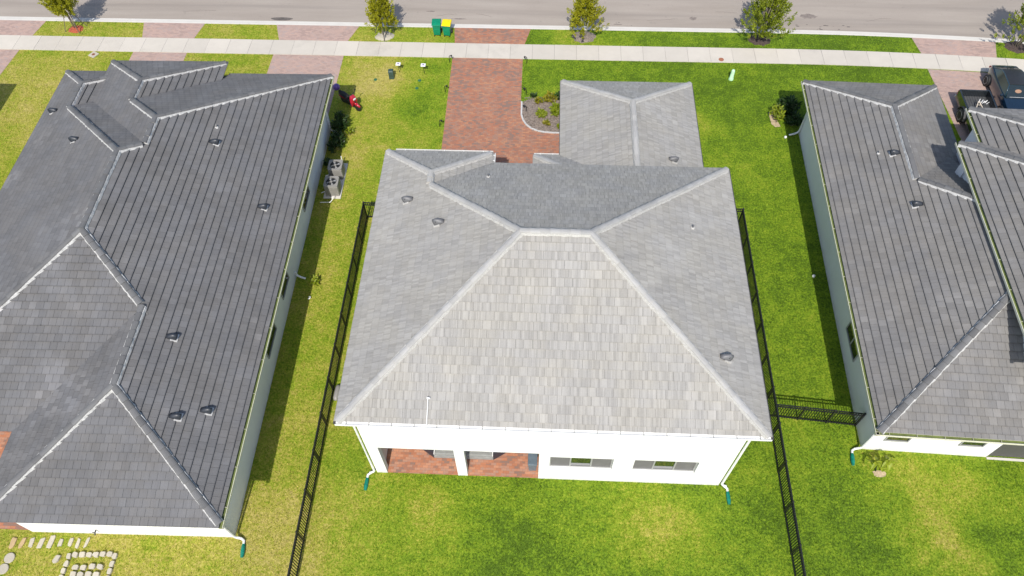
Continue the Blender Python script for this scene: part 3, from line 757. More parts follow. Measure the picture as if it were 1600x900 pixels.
downspout(HC, 7.72, 10.80, 5.5, 1, -.12, reach=.26, side=-.9)
# thin white mast lying on the rear slope
mm = MB(); mm.tube([(-3.75, 10.42, EC+.08), (-3.74, 11.3, EC+SC*.9+.12)], .014, 6); ms_ = mm.build('conduit', M_WHITE, HC)
MB().tube([(-3.78, 11.3, EC+SC*.9+.12), (-3.66, 11.28, EC+SC*.9+.12)], .03, 6).build('conduit_cap', M_WHITE, ms_)
# front door side details (porch post)
MB().box(-.25, -.05, 25.45, 25.65, 0, 3.02).build('porch_post', M_WALL, HC)

# ------------------------------------------------------------------ the charcoal house on the left (local frame)
AL = rad(.8); ML = T(-11.07, 7.41, 0) @ RZ(AL)
HL = thing('house', 'white house with big charcoal tiled roof of several hips, left of the fence', 'house', (-11.07, 7.41, 0), AL)
E1, S1 = 3.2, .45
left = [(-14.8, 0, 3.48, 22.7, E1, S1), (-9.1, 0, 0, 12.0, E1, S1), (-13.2, 0, 10.0, 24.4, E1, S1), (-12.15, -5.75, 17.0, 24.8, 3.672, S1), (-14.8, -10.8, 17.0, 24.5, E1, S1)]
roofl = thing('roof', None, None); roofl.parent = HL; roofl['label'] = 'charcoal flat concrete tile roof with white mortared hips'
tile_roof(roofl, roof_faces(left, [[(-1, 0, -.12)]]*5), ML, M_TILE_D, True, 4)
zm, zw, zc, zb, za = E1+S1*7.4, E1+S1*4.55, E1+S1*6.6, 3.672+S1*3.2, E1+S1*2.0
cd = cap_mesh(M_CAP_D, .265, .42)
k1 = 7.4-4.55
caps(roofl, [((-7.4, 10.88, zm), (-7.4, 15.3, zm)), ((-7.4, 10.88, zm), (-14.76, 3.52, E1)), ((-7.4, 10.88, zm), (-4.55, 10.88-k1, zw)), ((-4.55, 10.88-k1, zw), (-4.55, 4.55, zw)),
             ((-4.55, 4.55, zw), (-.04, .04, E1)), ((-4.55, 4.55, zw), (-9.06, .04, E1)),
             ((-7.4, 15.3, zm), (-6.6, 16.1, zc)), ((-6.6, 16.1, zc), (-6.6, 17.8, zc)), ((-6.6, 17.8, zc), (-.04, 24.36, E1)), ((-6.6, 17.8, zc), (-8.95, 20.15, zb)), ((-8.95, 20.15, zb), (-8.95, 21.6, zb)),
             ((-8.95, 21.6, zb), (-5.79, 24.76, 3.672)), ((-8.95, 21.6, zb), (-12.11, 24.76, 3.672)), ((-7.4, 15.3, zm), (-12.8, 20.7, za)), ((-12.8, 20.7, za), (-12.8, 22.5, za)), ((-12.8, 22.5, za), (-14.76, 24.46, E1)), ((-12.8, 22.5, za), (-11.3, 24.0, E1+S1*.5))],
     cd, M_MORTAR, .38, .27, 6)
slab_rects(HL, left, mat=M_BRONZE)
wl = MB(); wl.box(-.97, -.72, .55, 23.75, 0, 3.03); wl.box(-8.95, -.97, .55, .8, 0, 3.03); wl.box(-8.95, -8.7, .8, 7.0, 0, 3.03); wl.box(-14.1, -8.95, 7.0, 7.25, 0, 3.03)
wl.box(-14.1, -13.85, 7.25, 23.8, 0, 3.03); wl.box(-13.85, -.97, 23.5, 23.75, 0, 3.03); wl.box(-11.6, -6.3, 23.75, 24.2, 0, 3.5)
wl.build('wall', M_WALL, HL)
MB().box(-14.2, -14.0, .6, .8, 0, 3.03).build('lanai_post', M_WALL, HL)
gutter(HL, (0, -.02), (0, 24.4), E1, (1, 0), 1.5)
for (yc, ln) in ((11.9, 1.3), (8.9, 1.6), (17.3, 1.4)):
    window(HL, 0, 0, ln, 1.25, T(-.70, yc, 1.6) @ RZ(PI/2), 1, [M_GLASS])
for (x_, y_, sm) in ((-4.23, 18.29, 1), (-4.1, 17.33, 0), (-1.51, 14.4, 0), (-3.26, 6.97, 0), (-2.35, 3.77, 0), (-1.44, 4.22, 0)):
    vent(HL, x_, y_, left, 1, 0, S1, sm, M_VENTD if not sm else M_ACGREY)
for (x_, y_) in ((-13.94, 20.9), (-10.87, 17.47)): vent(HL, x_, y_, left, -1, 0, S1, 0, M_VENTD)
downspout(HL, -.66, .50, 2.98, 1, -.05, M_WHITE, reach=.36, side=-.9)
downspout(HL, -.64, 23.3, 2.98, 1, -.05, M_WHITE, reach=.3, side=-.1, boot=False)
downspout(HL, -.64, 13.2, .5, 1, -.2, M_WHITE, reach=.4, side=0, boot=False)
hb = MB(); hb.tube([(-6.1, .54, .55), (-6.1, .42, .55), (-6.1, .36, .48)], .03, 6); hb.tube([(-6.16, .42, .62), (-6.04, .42, .62)], .02, 6); hb.build('hose_tap', M_BRONZE, HL)

# ------------------------------------------------------------------ the charcoal house on the right (local frame)
AR = rad(-1.85); MR = T(13.05, 11.9, 0) @ RZ(AR)
HR = thing('house', 'white part two-storey house with charcoal roof and olive gutters on the right', 'house', (13.05, 11.9, 0), AR)
lowr = [(0, 20, 0, 15.4, E1, S1), (0, 6.98, 5.0, 20.19, E1, S1)]
cl1 = [[(-1, 0, 6.2), (1, 0, -.12), (0, 1, -.12)], [(-1, 0, 6.98), (1, 0, -.12), (0, 1, -.12)]]
E2 = 5.8
upr = [(5.06, 15.5, 1.65, 13.3, E2, S1), (6.1, 14.5, 5.0, 15.6, E2, S1)]
roofr = thing('roof', None, None); roofr.parent = HR; roofr['label'] = 'charcoal flat concrete tile roof on two levels with white mortared hips'
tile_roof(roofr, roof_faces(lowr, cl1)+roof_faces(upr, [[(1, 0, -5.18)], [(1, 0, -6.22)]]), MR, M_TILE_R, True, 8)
zp = E1+S1*3.49; zu = E2+S1*5.825
caps(roofr, [((.04, .04, E1), (5.9, 5.9, E1+S1*5.9)), ((.04, 20.15, E1), (3.49, 16.7, zp)), ((6.94, 20.15, E1), (3.49, 16.7, zp)), ((3.49, 16.7, zp), (3.49, 11.91, zp)), ((3.49, 11.91, zp), (5.9, 9.5, E1+S1*5.9)),
             ((5.10, 13.26, E2), (10.885, 7.475, zu)), ((5.10, 1.69, E2), (10.885, 7.475, zu)), ((6.14, 15.56, E2), (10.3, 11.4, E2+S1*4.2))],
     cd, M_MORTAR, .38, .27, 9)
slab_rects(HR, [(0, 6.2, 0, 15.4, E1, S1), (0, 6.98, 5.0, 20.19, E1, S1)]); slab_rects(HR, upr)
wl = MB(); wl.box(.75, 1.0, .8, 19.6, 0, 3.03); wl.box(1.0, 5.87, .8, 1.05, 0, 3.03); wl.box(1.0, 6.4, 19.35, 19.6, 0, 3.03); wl.box(6.15, 6.4, 15.5, 19.35, 0, 3.03)
wl.box(5.62, 14.9, 2.2, 12.75, 0, 5.63); wl.box(6.65, 14.0, 12.75, 15.05, 0, 5.62)
wl.build('wall', M_WALL, HR)
MB().box(5.55, 5.72, 12.3, 12.82, 3.3, 5.6).build('corner_trim', M_WHITE, HR)
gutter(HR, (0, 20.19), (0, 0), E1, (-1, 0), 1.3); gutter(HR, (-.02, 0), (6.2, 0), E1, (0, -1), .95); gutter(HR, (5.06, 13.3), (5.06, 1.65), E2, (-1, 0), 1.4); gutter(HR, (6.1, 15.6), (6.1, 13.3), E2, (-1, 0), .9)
mm = MB(); mm.box(6.2, 6.35, .1, 2.2, 2.9, 3.34); mm.box(6.2, 10, .0, .1, 2.9, 3.3); mm.build('parapet', M_WHITE, HR)
MB().box(6.35, 10, .1, 2.2, 3.0, 3.06).build('balcony_floor', M_WHITE, HR)
MB().box(5.87, 12, .85, .9, .06, 2.9).build('patio_panel', M_PANEL, HR)  # dark grey panel across the patio opening
MB().box(5.88, 12, .70, .80, 0, .03).build('patio_edge', M_KERB, HR)
window(HR, 0, 0, 1.75, 1.15, T(.73, 5.3, 1.55) @ RZ(-PI/2), 2, [M_GLASS, M_GLASS])
for xc in (1.76, 4.74): window(HR, 0, 0, .98, 1.3, T(xc, .79, 1.68), 1, [M_GLASS])
vent(HR, 2.38, 13.91, lowr, -1, 0, S1, 1, M_ACGREY); vent(HR, 2.96, 13.69, lowr, -1, 0, S1, 0, M_VENTD); vent(HR, 3.22, 10.46, lowr, -1, 0, S1, 0, M_VENTD)
downspout(HR, .69, .75, 2.98, -1, -.05, M_WHITE, reach=.36, side=.9); downspout(HR, .68, 19.5, 2.98, -1, -.25, M_WHITE, reach=.5, side=.0, boot=False)
downspout(HR, 5.56, 12.2, 5.5, 0, -1, M_WHITE, reach=.06, boot=False) if False else None

# ------------------------------------------------------------------ house beyond the left edge (its shadow falls into view)
HF = thing('house', 'white house beyond the left edge whose roof shadows the lawn', 'house')
far = [(-46, -32.13, 14, 31.4, E1, S1)]
rf = MB(); rf.add([(-46, 14, E1), (-32.13, 14, E1), (-32.13, 31.4, E1), (-46, 31.4, E1), (-39.06, 20.9, E1+3.1), (-39.06, 24.5, E1+3.1)], [(0, 1, 4), (1, 2, 5, 4), (2, 3, 5), (3, 0, 4, 5), (3, 2, 1, 0)])
rf.build('roof', M_TILE_D, HF); MB().box(-45.4, -32.8, 14.6, 30.8, 0, E1-.01).build('wall', M_WALL, HF)
# PART2
# ------------------------------------------------------------------ black picket fences
pick_me = MB().box(-.013, .013, -.013, .013, 0, 1.20).mesh('picket', M_BLACK)
post_mb = MB().box(-.034, .034, -.034, .034, 0, 1.25); post_mb.taper((-.036, .036, -.036, .036), (-.012, .012, -.012, .012), 1.25, 1.285, 0, 0)
post_me = post_mb.mesh('post', M_BLACK)
def fence(label, a, b, post_step=1.66, step=.105, start_post=True):
    a, b = Vector((*a, 0)), Vector((*b, 0)); d = (b-a); L = d.length; d.normalize(); ang = math.atan2(d.y, d.x)
    f = thing('fence', label, 'fence', a, ang, 'black metal picket fences')
    for z in (.10, 1.03, 1.20):
        MB().box(0, L, -.022, .022, z-.022, z+.022).build('rail', M_BLACK, f)
    n = max(1, round(L/post_step)); st_ = L/n
    for i in range(0 if start_post else 1, n+1): link_obj('post', post_me, f, T(i*st_, 0, 0))
    for i in range(n):
        k = max(1, round(st_/step))
        for j in range(1, k): link_obj('picket', pick_me, f, T(i*st_+st_*j/k, 0, .02))
    return f
fence('long black picket fence between the charcoal house lawn and the pale grey house', (-9.04, 24.55), (-9.0, 4.6))
fence('short black picket return joining the left fence to the pale grey house', (-9.04, 24.55), (-6.56, 24.52-2.4+2.35), 1.24, .105, False)
fence('long black picket fence on the right of the pale grey house', (10.18, 24.75), (10.17, 4.9))
fence('short black picket return joining the right fence to the pale grey house', (10.18, 24.75), (7.75, 24.7), 1.2, .105, False)
fence('black picket cross fence running from the right fence to the charcoal house wall', (10.18, 14.02), (13.78, 13.72), 1.2, .105, False)

# ------------------------------------------------------------------ trees and plants
def leaf_quad(m, p, d, ln, wd, tv, rnd):
    d = d.normalized(); s_ = d.cross(Vector((rnd.uniform(-1, 1), rnd.uniform(-1, 1), rnd.uniform(.1, 1))))
    if s_.length < 1e-3: s_ = Vector((1, 0, 0))
    s_.normalize(); q = p+d*ln*.5
    m.add([p, q+s_*wd*.5, p+d*ln, q-s_*wd*.5], [(0, 1, 2, 3)], 0, tv)
def tree(label, x, y, h, rx, z0, mat, mulch, seed, stakes=0, shape='cone', lean=(0, 0), nstem=4, mr=.62, bark=M_BARK, density=1.0):
    rnd = random.Random(seed); t = thing('tree', label, 'tree', (x, y, 0), 0, 'young street trees along the grass strip')
    tm = MB(); cr = MB(); tips = []
    for i in range(nstem):
        a = 2*PI*i/nstem+rnd.uniform(-.5, .5); r0 = .10 if nstem > 1 else 0
        b = Vector((math.cos(a)*r0, math.sin(a)*r0, 0)); top = Vector((math.cos(a)*rx*.35+lean[0]*.7, math.sin(a)*rx*.35+lean[1]*.7, h*rnd.uniform(.72, .92)))
        mid = b.lerp(top, .45)+Vector((rnd.uniform(-.08, .08), rnd.uniform(-.08, .08), .05))
        tm.tube([b-Vector((0, 0, .02)), mid, top], [.038, .027, .010], 6)
        for k in range(8):
            f_ = rnd.uniform(.3, .98); p = b.lerp(mid, f_/.45) if f_ < .45 else mid.lerp(top, (f_-.45)/.55)
            an = rnd.uniform(0, 2*PI); ln = rx*rnd.uniform(.35, .75)*(1.15-f_*.6)
            q = p+Vector((math.cos(an)*ln, math.sin(an)*ln, ln*rnd.uniform(.5, 1.2)))
            if q.z > h*1.02: q.z = h*1.02
            tm.tube([p, q], [.014, .005], 4); tips.append((p, q))
    # sprays: upright shoots set with leaves, filling an uneven crown
    nsh = int(330*density)
    for i in range(nsh):
        zz = rnd.random()**.85; z = z0+(h-z0)*zz
        prof = (1-zz)**.62*1.0+.12 if shape == 'cone' else math.sqrt(max(.05, 1-(2*zz-.85)**2*.9))
        lob = 1+.28*math.sin(3*rnd.random()+seed)+.12*math.sin(z*9)
        a = rnd.uniform(0, 2*PI); lob *= 1+.22*math.sin(3*a+seed*1.7)+.12*math.sin(5*a+z*4)
        r = rx*prof*lob*math.sqrt(rnd.uniform(.08, 1))
        p = Vector((math.cos(a)*r+lean[0]*z/h, math.sin(a)*r+lean[1]*z/h, z-.1))
        sh = Vector((math.cos(a)*rnd.uniform(.1, .75), math.sin(a)*rnd.uniform(.1, .75), rnd.uniform(.55, 1.0))).normalized()
        sl = rnd.uniform(.28, .52); tone = rnd.random()
        for k in range(15):
            f_ = k/15.0; q = p+sh*sl*f_; an = k*2.4+rnd.random()
            side_ = sh.cross(Vector((math.cos(an), math.sin(an), .3))).normalized()
            d = sh*rnd.uniform(.5, 1.0)+side_*rnd.uniform(.5, 1.0)
            leaf_quad(cr, q, d, rnd.uniform(.11, .19), rnd.uniform(.055, .095), min(1, max(.01, tone*.5+rnd.random()*.5)), rnd)
        leaf_quad(cr, p+sh*sl*.95, sh, .16, .05, min(1, tone*.6+.4), rnd)
    tr_ = tm.build('trunk', bark, t, smooth=True); cr.build('crown', mat, t)
    mm = MB(); n = 18; mm.v = []
    ring = [(mr*(1+.13*rnd.uniform(-1, 1))*math.cos(2*PI*k/n), mr*.8*(1+.13*rnd.uniform(-1, 1))*math.sin(2*PI*k/n)) for k in range(n)]
    v = [(0, 0, .09)]+[(px*.6, py*.6, .075+rnd.uniform(-.01, .015)) for px, py in ring]+[(px, py, .004) for px, py in ring]
    mm.add(v, [(0, 1+k, 1+(k+1) % n) for k in range(n)]+[(1+k, 1+n+k, 1+n+(k+1) % n, 1+(k+1) % n) for k in range(n)])
    mm.build('mulch_ring', mulch, t)
    for k in range(stakes):
        a = 2*PI*k/stakes+.6; sm = MB(); b = Vector((math.cos(a)*.72, math.sin(a)*.55, 0)); e = Vector((math.cos(a)*.1, math.sin(a)*.1, 1.55))
        sm.tube([b, e], .022, 6); sm.build('stake', M_STAKE, t)
    return t
tree('staked olive tree in bright red mulch by the street, leftmost', -30.35, 39.62, 3.05, .78, 1.15, M_LEAF_Y, M_REDMULCH, 21, 4, 'round', (0, 0), 2, .5)
tree('staked narrow olive tree in a pale ring beside the green bins', -10.22, 39.45, 3.1, .86, .75, M_LEAF_Y, M_BLOCK, 22, 3, 'cone', (0, 0), 2, .6)
tree('upright olive tree with a whitish trunk in grey mulch at the kerb', 2.42, 39.72, 3.3, .88, .55, M_LEAF_Y, M_GREYMULCH, 23, 0, 'cone', (0, 0), 2, .75, plain('white_bark', (.5, .46, .40), .9))
tree('dense green tree with pale stems in a dark mulch oval', 13.42, 39.75, 3.4, 1.08, .55, M_LEAF_G, M_MULCH, 24, 0, 'round', (0, 0), 5, .72, density=1.35)
tree('loose green tree in dark mulch at the far right', 29.05, 39.45, 3.6, 1.0, .8, M_LEAF_G, M_MULCH, 25, 0, 'cone', (.2, .1), 4, .72)

def shrub(label, x, y, h, r, mat, seed, n=60, name='shrub', group=None, big=1.0, ry=None, cat='shrub', stems=True):
    rnd = random.Random(seed); t = thing(name, label, cat, (x, y, 0), 0, group); st_ = MB(); lf = MB()
    ry = ry or r
    for i in range(n):
        a = rnd.uniform(0, 2*PI); q = math.sqrt(rnd.random()); p = Vector((math.cos(a)*r*q*.6, math.sin(a)*ry*q*.6, 0))
        top = Vector((math.cos(a)*r*q, math.sin(a)*ry*q, h*rnd.uniform(.5, 1.0)*(1.15-.5*q)))
        if stems and i % 3 == 0: st_.tube([p, p.lerp(top, .6)+Vector((0, 0, .03)), top], [.012, .008, .004], 4)
        d = (top-p).normalized()
        for k in range(12):
            f_ = .35+.65*k/12; an = rnd.uniform(0, 2*PI)
            leaf_quad(lf, p.lerp(top, f_), d*rnd.uniform(.1, .7)+Vector((math.cos(an), math.sin(an), rnd.uniform(-.1, .6))), rnd.uniform(.12, .24)*big, rnd.uniform(.05, .09)*big, .01+.98*rnd.random(), rnd)
    if st_.v: st_.build('stems', M_BARK, t)
    lf.build('foliage', mat, t); return t
shrub('dark leafy hedge shrub against the charcoal house wall behind the scooter', -11.52, 31.0, 1.25, .42, M_LEAF_D, 31, 60, big=1.2, ry=.75)
shrub('dark glossy hedge shrub against the charcoal house wall nearer the air conditioners', -11.5, 29.6, 1.0, .42, M_LEAF_D, 32, 55, big=1.1, ry=.75)
shrub('lime green sprig leaning out of the hedge beside the scooter', -11.0, 30.6, .55, .3, M_LEAF_L, 33, 9)
shrub('small weed on the shaded wall strip left of the air conditioners', -11.75, 28.2, .5, .22, M_LEAF_D, 34, 14, cat='weed', name='weed')
shrub('tall light green weed at the shadow edge by the low pipe', -10.95, 20.25, .5, .2, M_LEAF_L, 35, 10, cat='weed', name='weed')
shrub('dark palm-leaved shrub in the shadowed front corner of the right house', 14.05, 33.2, 1.0, .55, M_LEAF_D, 36, 70, big=1.5)
shrub('low dark fern under the front eave of the right house', 14.2, 32.3, .7, .5, M_LEAF_D, 37, 50, big=1.3)
shrub('bright lime bush at the front corner of the right house, in the sun', 13.35, 32.75, .85, .38, M_LEAF_L, 38, 50, big=1.0, ry=.6)
# bare soil skirt beside the lime bush
sheet('soil_patch', [(13.02, 32.2), (13.2, 31.95), (13.5, 32.0), (13.3, 32.9), (13.25, 33.4), (12.98, 33.1)], -.02, .02, M_SOIL, 'bare pale soil beside the lime bush')
# mulch bed with plants beside the driveway
bed = MB(); bp = [(1.3, 34.15), (.5, 34.1), (-.3, 34.0), (-1.0, 33.75), (-1.26, 33.5), (-1.24, 32.5), (-1.13, 32.09), (-.94, 31.74), (-.66, 31.43), (-.28, 31.24), (.1, 31.15), (.5, 31.12), (1.3, 31.11)]
bed.prism(bp[::-1], -.03, .035); tag(bed.build('mulch_bed', M_GREYMULCH), 'grey-brown mulch bed between the driveway and the garage', kind='structure')
edge = MB()
eo = arc[:]; 
for i in range(len(eo)-1):
    (xa, ya), (xb2, yb2) = eo[i], eo[i+1]; l = math.hypot(xb2-xa, yb2-ya); nx_, ny_ = -(yb2-ya)/l, (xb2-xa)/l
    edge.prism([(xa, ya), (xb2, yb2), (xb2+nx_*.09, yb2+ny_*.09), (xa+nx_*.09, ya+ny_*.09)], -.02, .06)
eb = edge.build('bed_edging', M_MORTAR); tag(eb, 'white concrete edging curving round the mulch bed', kind='structure')
rnd = random.Random(3); chips = MB()
for i in range(420):
    x_, y_ = rnd.uniform(-1.2, 1.2), rnd.uniform(31.15, 34.0)
    if x_ < -.7 and y_ < 31.9-(x_+.7)*.6: continue
    a = rnd.uniform(0, PI); l = rnd.uniform(.03, .09); chips.box(-l, l, -.02, .02, 0, .02, 0, T(x_, y_, .035) @ RZ(a) @ Matrix.Rotation(rnd.uniform(-.3, .3), 4, 'X'))
tag(chips.build('mulch_chips', M_GREYMULCH), 'loose bark chips on the mulch bed by the driveway', 'mulch', kind='stuff')
G = 'plants in the mulch bed'
shrub('gold and green croton plant at the back of the mulch bed', .35, 33.75, .5, .42, M_LEAF_GOLD, 41, 30, 'plant', G, cat='plant')
shrub('lime mounded plant against the garage eave in the mulch bed', .75, 32.75, .5, .34, M_LEAF_L, 42, 40, 'plant', G, ry=.6, cat='plant')
shrub('small round green plant in the middle of the mulch bed', -.1, 32.45, .4, .28, M_LEAF_G, 43, 30, 'plant', G, cat='plant')
shrub('tiny gold plant on the left of the mulch bed croton', -.3, 33.55, .3, .22, M_LEAF_GOLD, 44, 12, 'plant', G, cat='plant')
shrub('dark red-green plant at the rear right corner of the mulch bed', .95, 33.95, .4, .3, M_LEAF_D, 45, 22, 'plant', G, cat='plant')
shrub('sparse sprout at the front of the mulch bed', .2, 31.75, .22, .18, M_LEAF_GOLD, 46, 8, 'plant', G, cat='plant')
shrub('small green tuft in the corner of the mulch bed by the garage', 1.0, 31.45, .35, .16, M_LEAF_G, 47, 12, 'plant', G, cat='plant')
shrub('green tuft on the lawn edge of the mulch bed', -.6, 34.0, .25, .16, M_LEAF_D, 48, 9, 'plant', G, cat='plant')
# young banana plants behind the right house
def banana(label, x, y, h, leaves, seed, lean):
    rnd = random.Random(seed); t = thing('banana_plant', label, 'plant', (x, y, 0), 0, 'young plants behind the right house'); st_ = MB()
    top = Vector((lean[0], lean[1], h)); st_.tube([(0, 0, 0), top*.5+Vector((.01, 0, 0)), top], [.032, .026, .018], 7); st_.build('stalk', M_LEAF_D, t)
    for i in range(leaves):
        a = 2*PI*i/leaves+rnd.uniform(-.4, .4); m = MB(); ln = rnd.uniform(.3, .45); v = []
        for k in range(6):
            f_ = k/5; c = top*(1-.12*(i % 3))+Vector((math.cos(a), math.sin(a), 0))*ln*f_+Vector((0, 0, .22*f_-.42*f_*f_)); wv = Vector((-math.sin(a), math.cos(a), 0))*(.075*math.sin(PI*min(.97, f_*.9+.08)))
            v += [c-wv+Vector((0, 0, .02)), c, c+wv+Vector((0, 0, .02))]
        for k in range(5): m.add([v[3*k], v[3*k+1], v[3*k+4], v[3*k+3]], [(0, 1, 2, 3)], 0, .3+.6*rnd.random()); m.add([v[3*k+1], v[3*k+2], v[3*k+5], v[3*k+4]], [(0, 1, 2, 3)], 0, .3+.6*rnd.random())
        m.build('leaf', M_LEAF_L, t)
banana('young broad-leaved plant leaning left in the right house back lawn', 14.22, 11.72, .75, 5, 51, (-.22, .1))
banana('young broad-leaved plant standing upright in the right house back lawn', 14.42, 11.78, .85, 5, 52, (.02, .08))
banana('tiny broad-leaved sprout right of the two young plants', 14.75, 12.05, .35, 4, 53, (.02, .02))
sheet('soil_patch', [(14.35+.28*math.cos(k*PI/5)*(1+.2*math.sin(k*2.1)), 11.6+.15*math.sin(k*PI/5)) for k in range(10)], -.02, .012, M_SOIL, 'bare soil round the young plants')

# ------------------------------------------------------------------ bins
def bin_(label, x, y, rz, lidm, group):
    t = thing('wheelie_bin', label, 'bin', (x, y, 0), rz, group)
    b = MB(); b.taper((-.20, .20, -.20, .24), (-.25, .25, -.29, .29), .09, .84, 0, 0); b.taper((-.25, .25, -.29, .29), (-.275, .275, -.315, .315), .841, .875, 0, 0); b.build('body', M_GREEN, t, bevel=.02)
    m = MB(); m.loft([[(xx, yy, zz) for xx, zz in ((-.29, .88), (.29, .88), (.27, .93+.04*k_), (-.27, .93+.04*k_))] for yy, k_ in ((-.34, -.5), (-.2, .5), (.05, 1.2), (.22, 1.3), (.32, .2))]); l = m.build('lid', lidm, t, bevel=.012)
    h = MB(); h.tube([(-.2, .36, .86), (.2, .36, .86)], .018, 8); h.box(-.22, -.18, .28, .37, .83, .87); h.box(.18, .22, .28, .37, .83, .87); h.build('handle', M_GREEN, t)
    for sx in (-1, 1):
        w_ = MB(); Mx = T(sx*.25, .24, .12) @ Matrix.Rotation(PI/2, 4, 'Y'); w_.lathe([(.05, -.03), (.12, -.03), (.12, .03), (.05, .03)], 16, 0, (0, 0, 0), Mx); w_.build('wheel', M_RUBBER, t)
        f_ = MB(); f_.box(sx*.17-.03, sx*.17+.03, -.21, -.15, 0, .10); f_.build('foot', M_RUBBER, t)
    MB().box(-.14, .14, -.262, -.252, .5, .62).build('front_panel', M_GREEN, t)
bin_('green wheelie bin with green lid on the grass strip', -6.87, 39.72, rad(2), M_GREEN, 'wheelie bins at the kerb')
bin_('green wheelie bin with bright yellow lid on the grass strip', -6.22, 39.68, rad(-5), M_YELLOW, 'wheelie bins at the kerb')

# ------------------------------------------------------------------ scooter
sc_ = thing('motor_scooter', 'red and black motor scooter with rear top box parked on lawn by left house', 'scooter', (-11.3, 32.95, 0), rad(-37))
for xw, nm in ((-.55, 'wheel'), (.62, 'wheel')):
    m = MB(); Mx = T(xw, 0, .23) @ Matrix.Rotation(PI/2, 4, 'X')
    m.lathe([(.14, -.05), (.21, -.055), (.235, -.02), (.235, .02), (.21, .055), (.14, .05)], 20, 0, (0, 0, 0), Mx); o = m.build(nm, M_RUBBER, sc_, smooth=True)
    MB().lathe([(.03, -.04), (.14, -.03), (.14, .03), (.03, .04)], 14, 0, (0, 0, 0), Mx).build('rim', M_ALLOY, o)
def ring_x(x, w_, z0, z1): return [(x, -w_, z0), (x, -w_*.8, z0+(z1-z0)*.7), (x, -w_*.45, z1), (x, w_*.45, z1), (x, w_*.8, z0+(z1-z0)*.7), (x, w_, z0)]
MB().loft([ring_x(-.85, .06, .55, .68), ring_x(-.6, .15, .38, .72), ring_x(-.2, .17, .28, .70), ring_x(.05, .14, .24, .5)]).build('rear_body', M_DARK, sc_, smooth=True)
MB().loft([ring_x(-.8, .07, .68, .78), ring_x(-.5, .15, .68, .82), ring_x(-.1, .14, .66, .78), ring_x(.05, .08, .62, .72)]).build('seat', M_RUBBER, sc_, smooth=True)
MB().box(.0, .4, -.14, .14, .22, .28).build('floorboard', M_DARK, sc_, bevel=.02)
MB().loft([[(.36, -.2, .3), (.42, -.2, .3), (.42, .2, .3), (.36, .2, .3)], [(.34, -.24, .6), (.5, -.2, .62), (.5, .2, .62), (.34, .24, .6)], [(.3, -.2, .86), (.46, -.15, .9), (.46, .15, .9), (.3, .2, .86)], [(.26, -.12, .98), (.36, -.1, 1.02), (.36, .1, 1.02), (.26, .12, .98)]]).build('leg_shield', M_RED, sc_, smooth=False, bevel=.03)
MB().loft([ring_x(.38, .09, .44, .52), ring_x(.6, .1, .44, .56), ring_x(.86, .05, .38, .46)]).build('front_mudguard', M_RED, sc_, smooth=True)
MB().tube([(.42, 0, .9), (.6, 0, .25)], .035, 8).build('fork', M_DARK, sc_)
hbm = MB().tube([(.2, -.34, 1.0), (.3, -.2, 1.05), (.34, 0, 1.04), (.3, .2, 1.05), (.2, .34, 1.0)], .018, 8).build('handlebar', M_DARK, sc_)
for s_ in (-1, 1):
    q = MB(); q.tube([(.3, s_*.2, 1.05), (.34, s_*.3, 1.2)], .008, 5); q.lathe([(.01, -.01), (.055, -.01), (.055, .01), (.01, .01)], 10, 0, (0, 0, 0), T(.34, s_*.3, 1.22) @ Matrix.Rotation(PI/2, 4, 'Y')); q.build('mirror', M_DARK, sc_)
MB().box(.49, .53, -.09, .09, .76, .86).build('headlight', M_WHITE, sc_, bevel=.01)
for s_ in (-1, 1): MB().box(-.7, -.15, s_*.165-.01, s_*.165+.01, .56, .6).build('side_stripe', M_RED, sc_)
MB().lathe([(.16, 0), (.2, .06), (.2, .2), (.13, .29), (.02, .32)], 18, 0, (-.98, 0, .78)).build('top_box', M_PURPLE, sc_, smooth=True)
MB().tube([(-.2, .1, .2), (-.25, .28, .01)], .015, 6).build('side_stand', M_ALLOY, sc_)

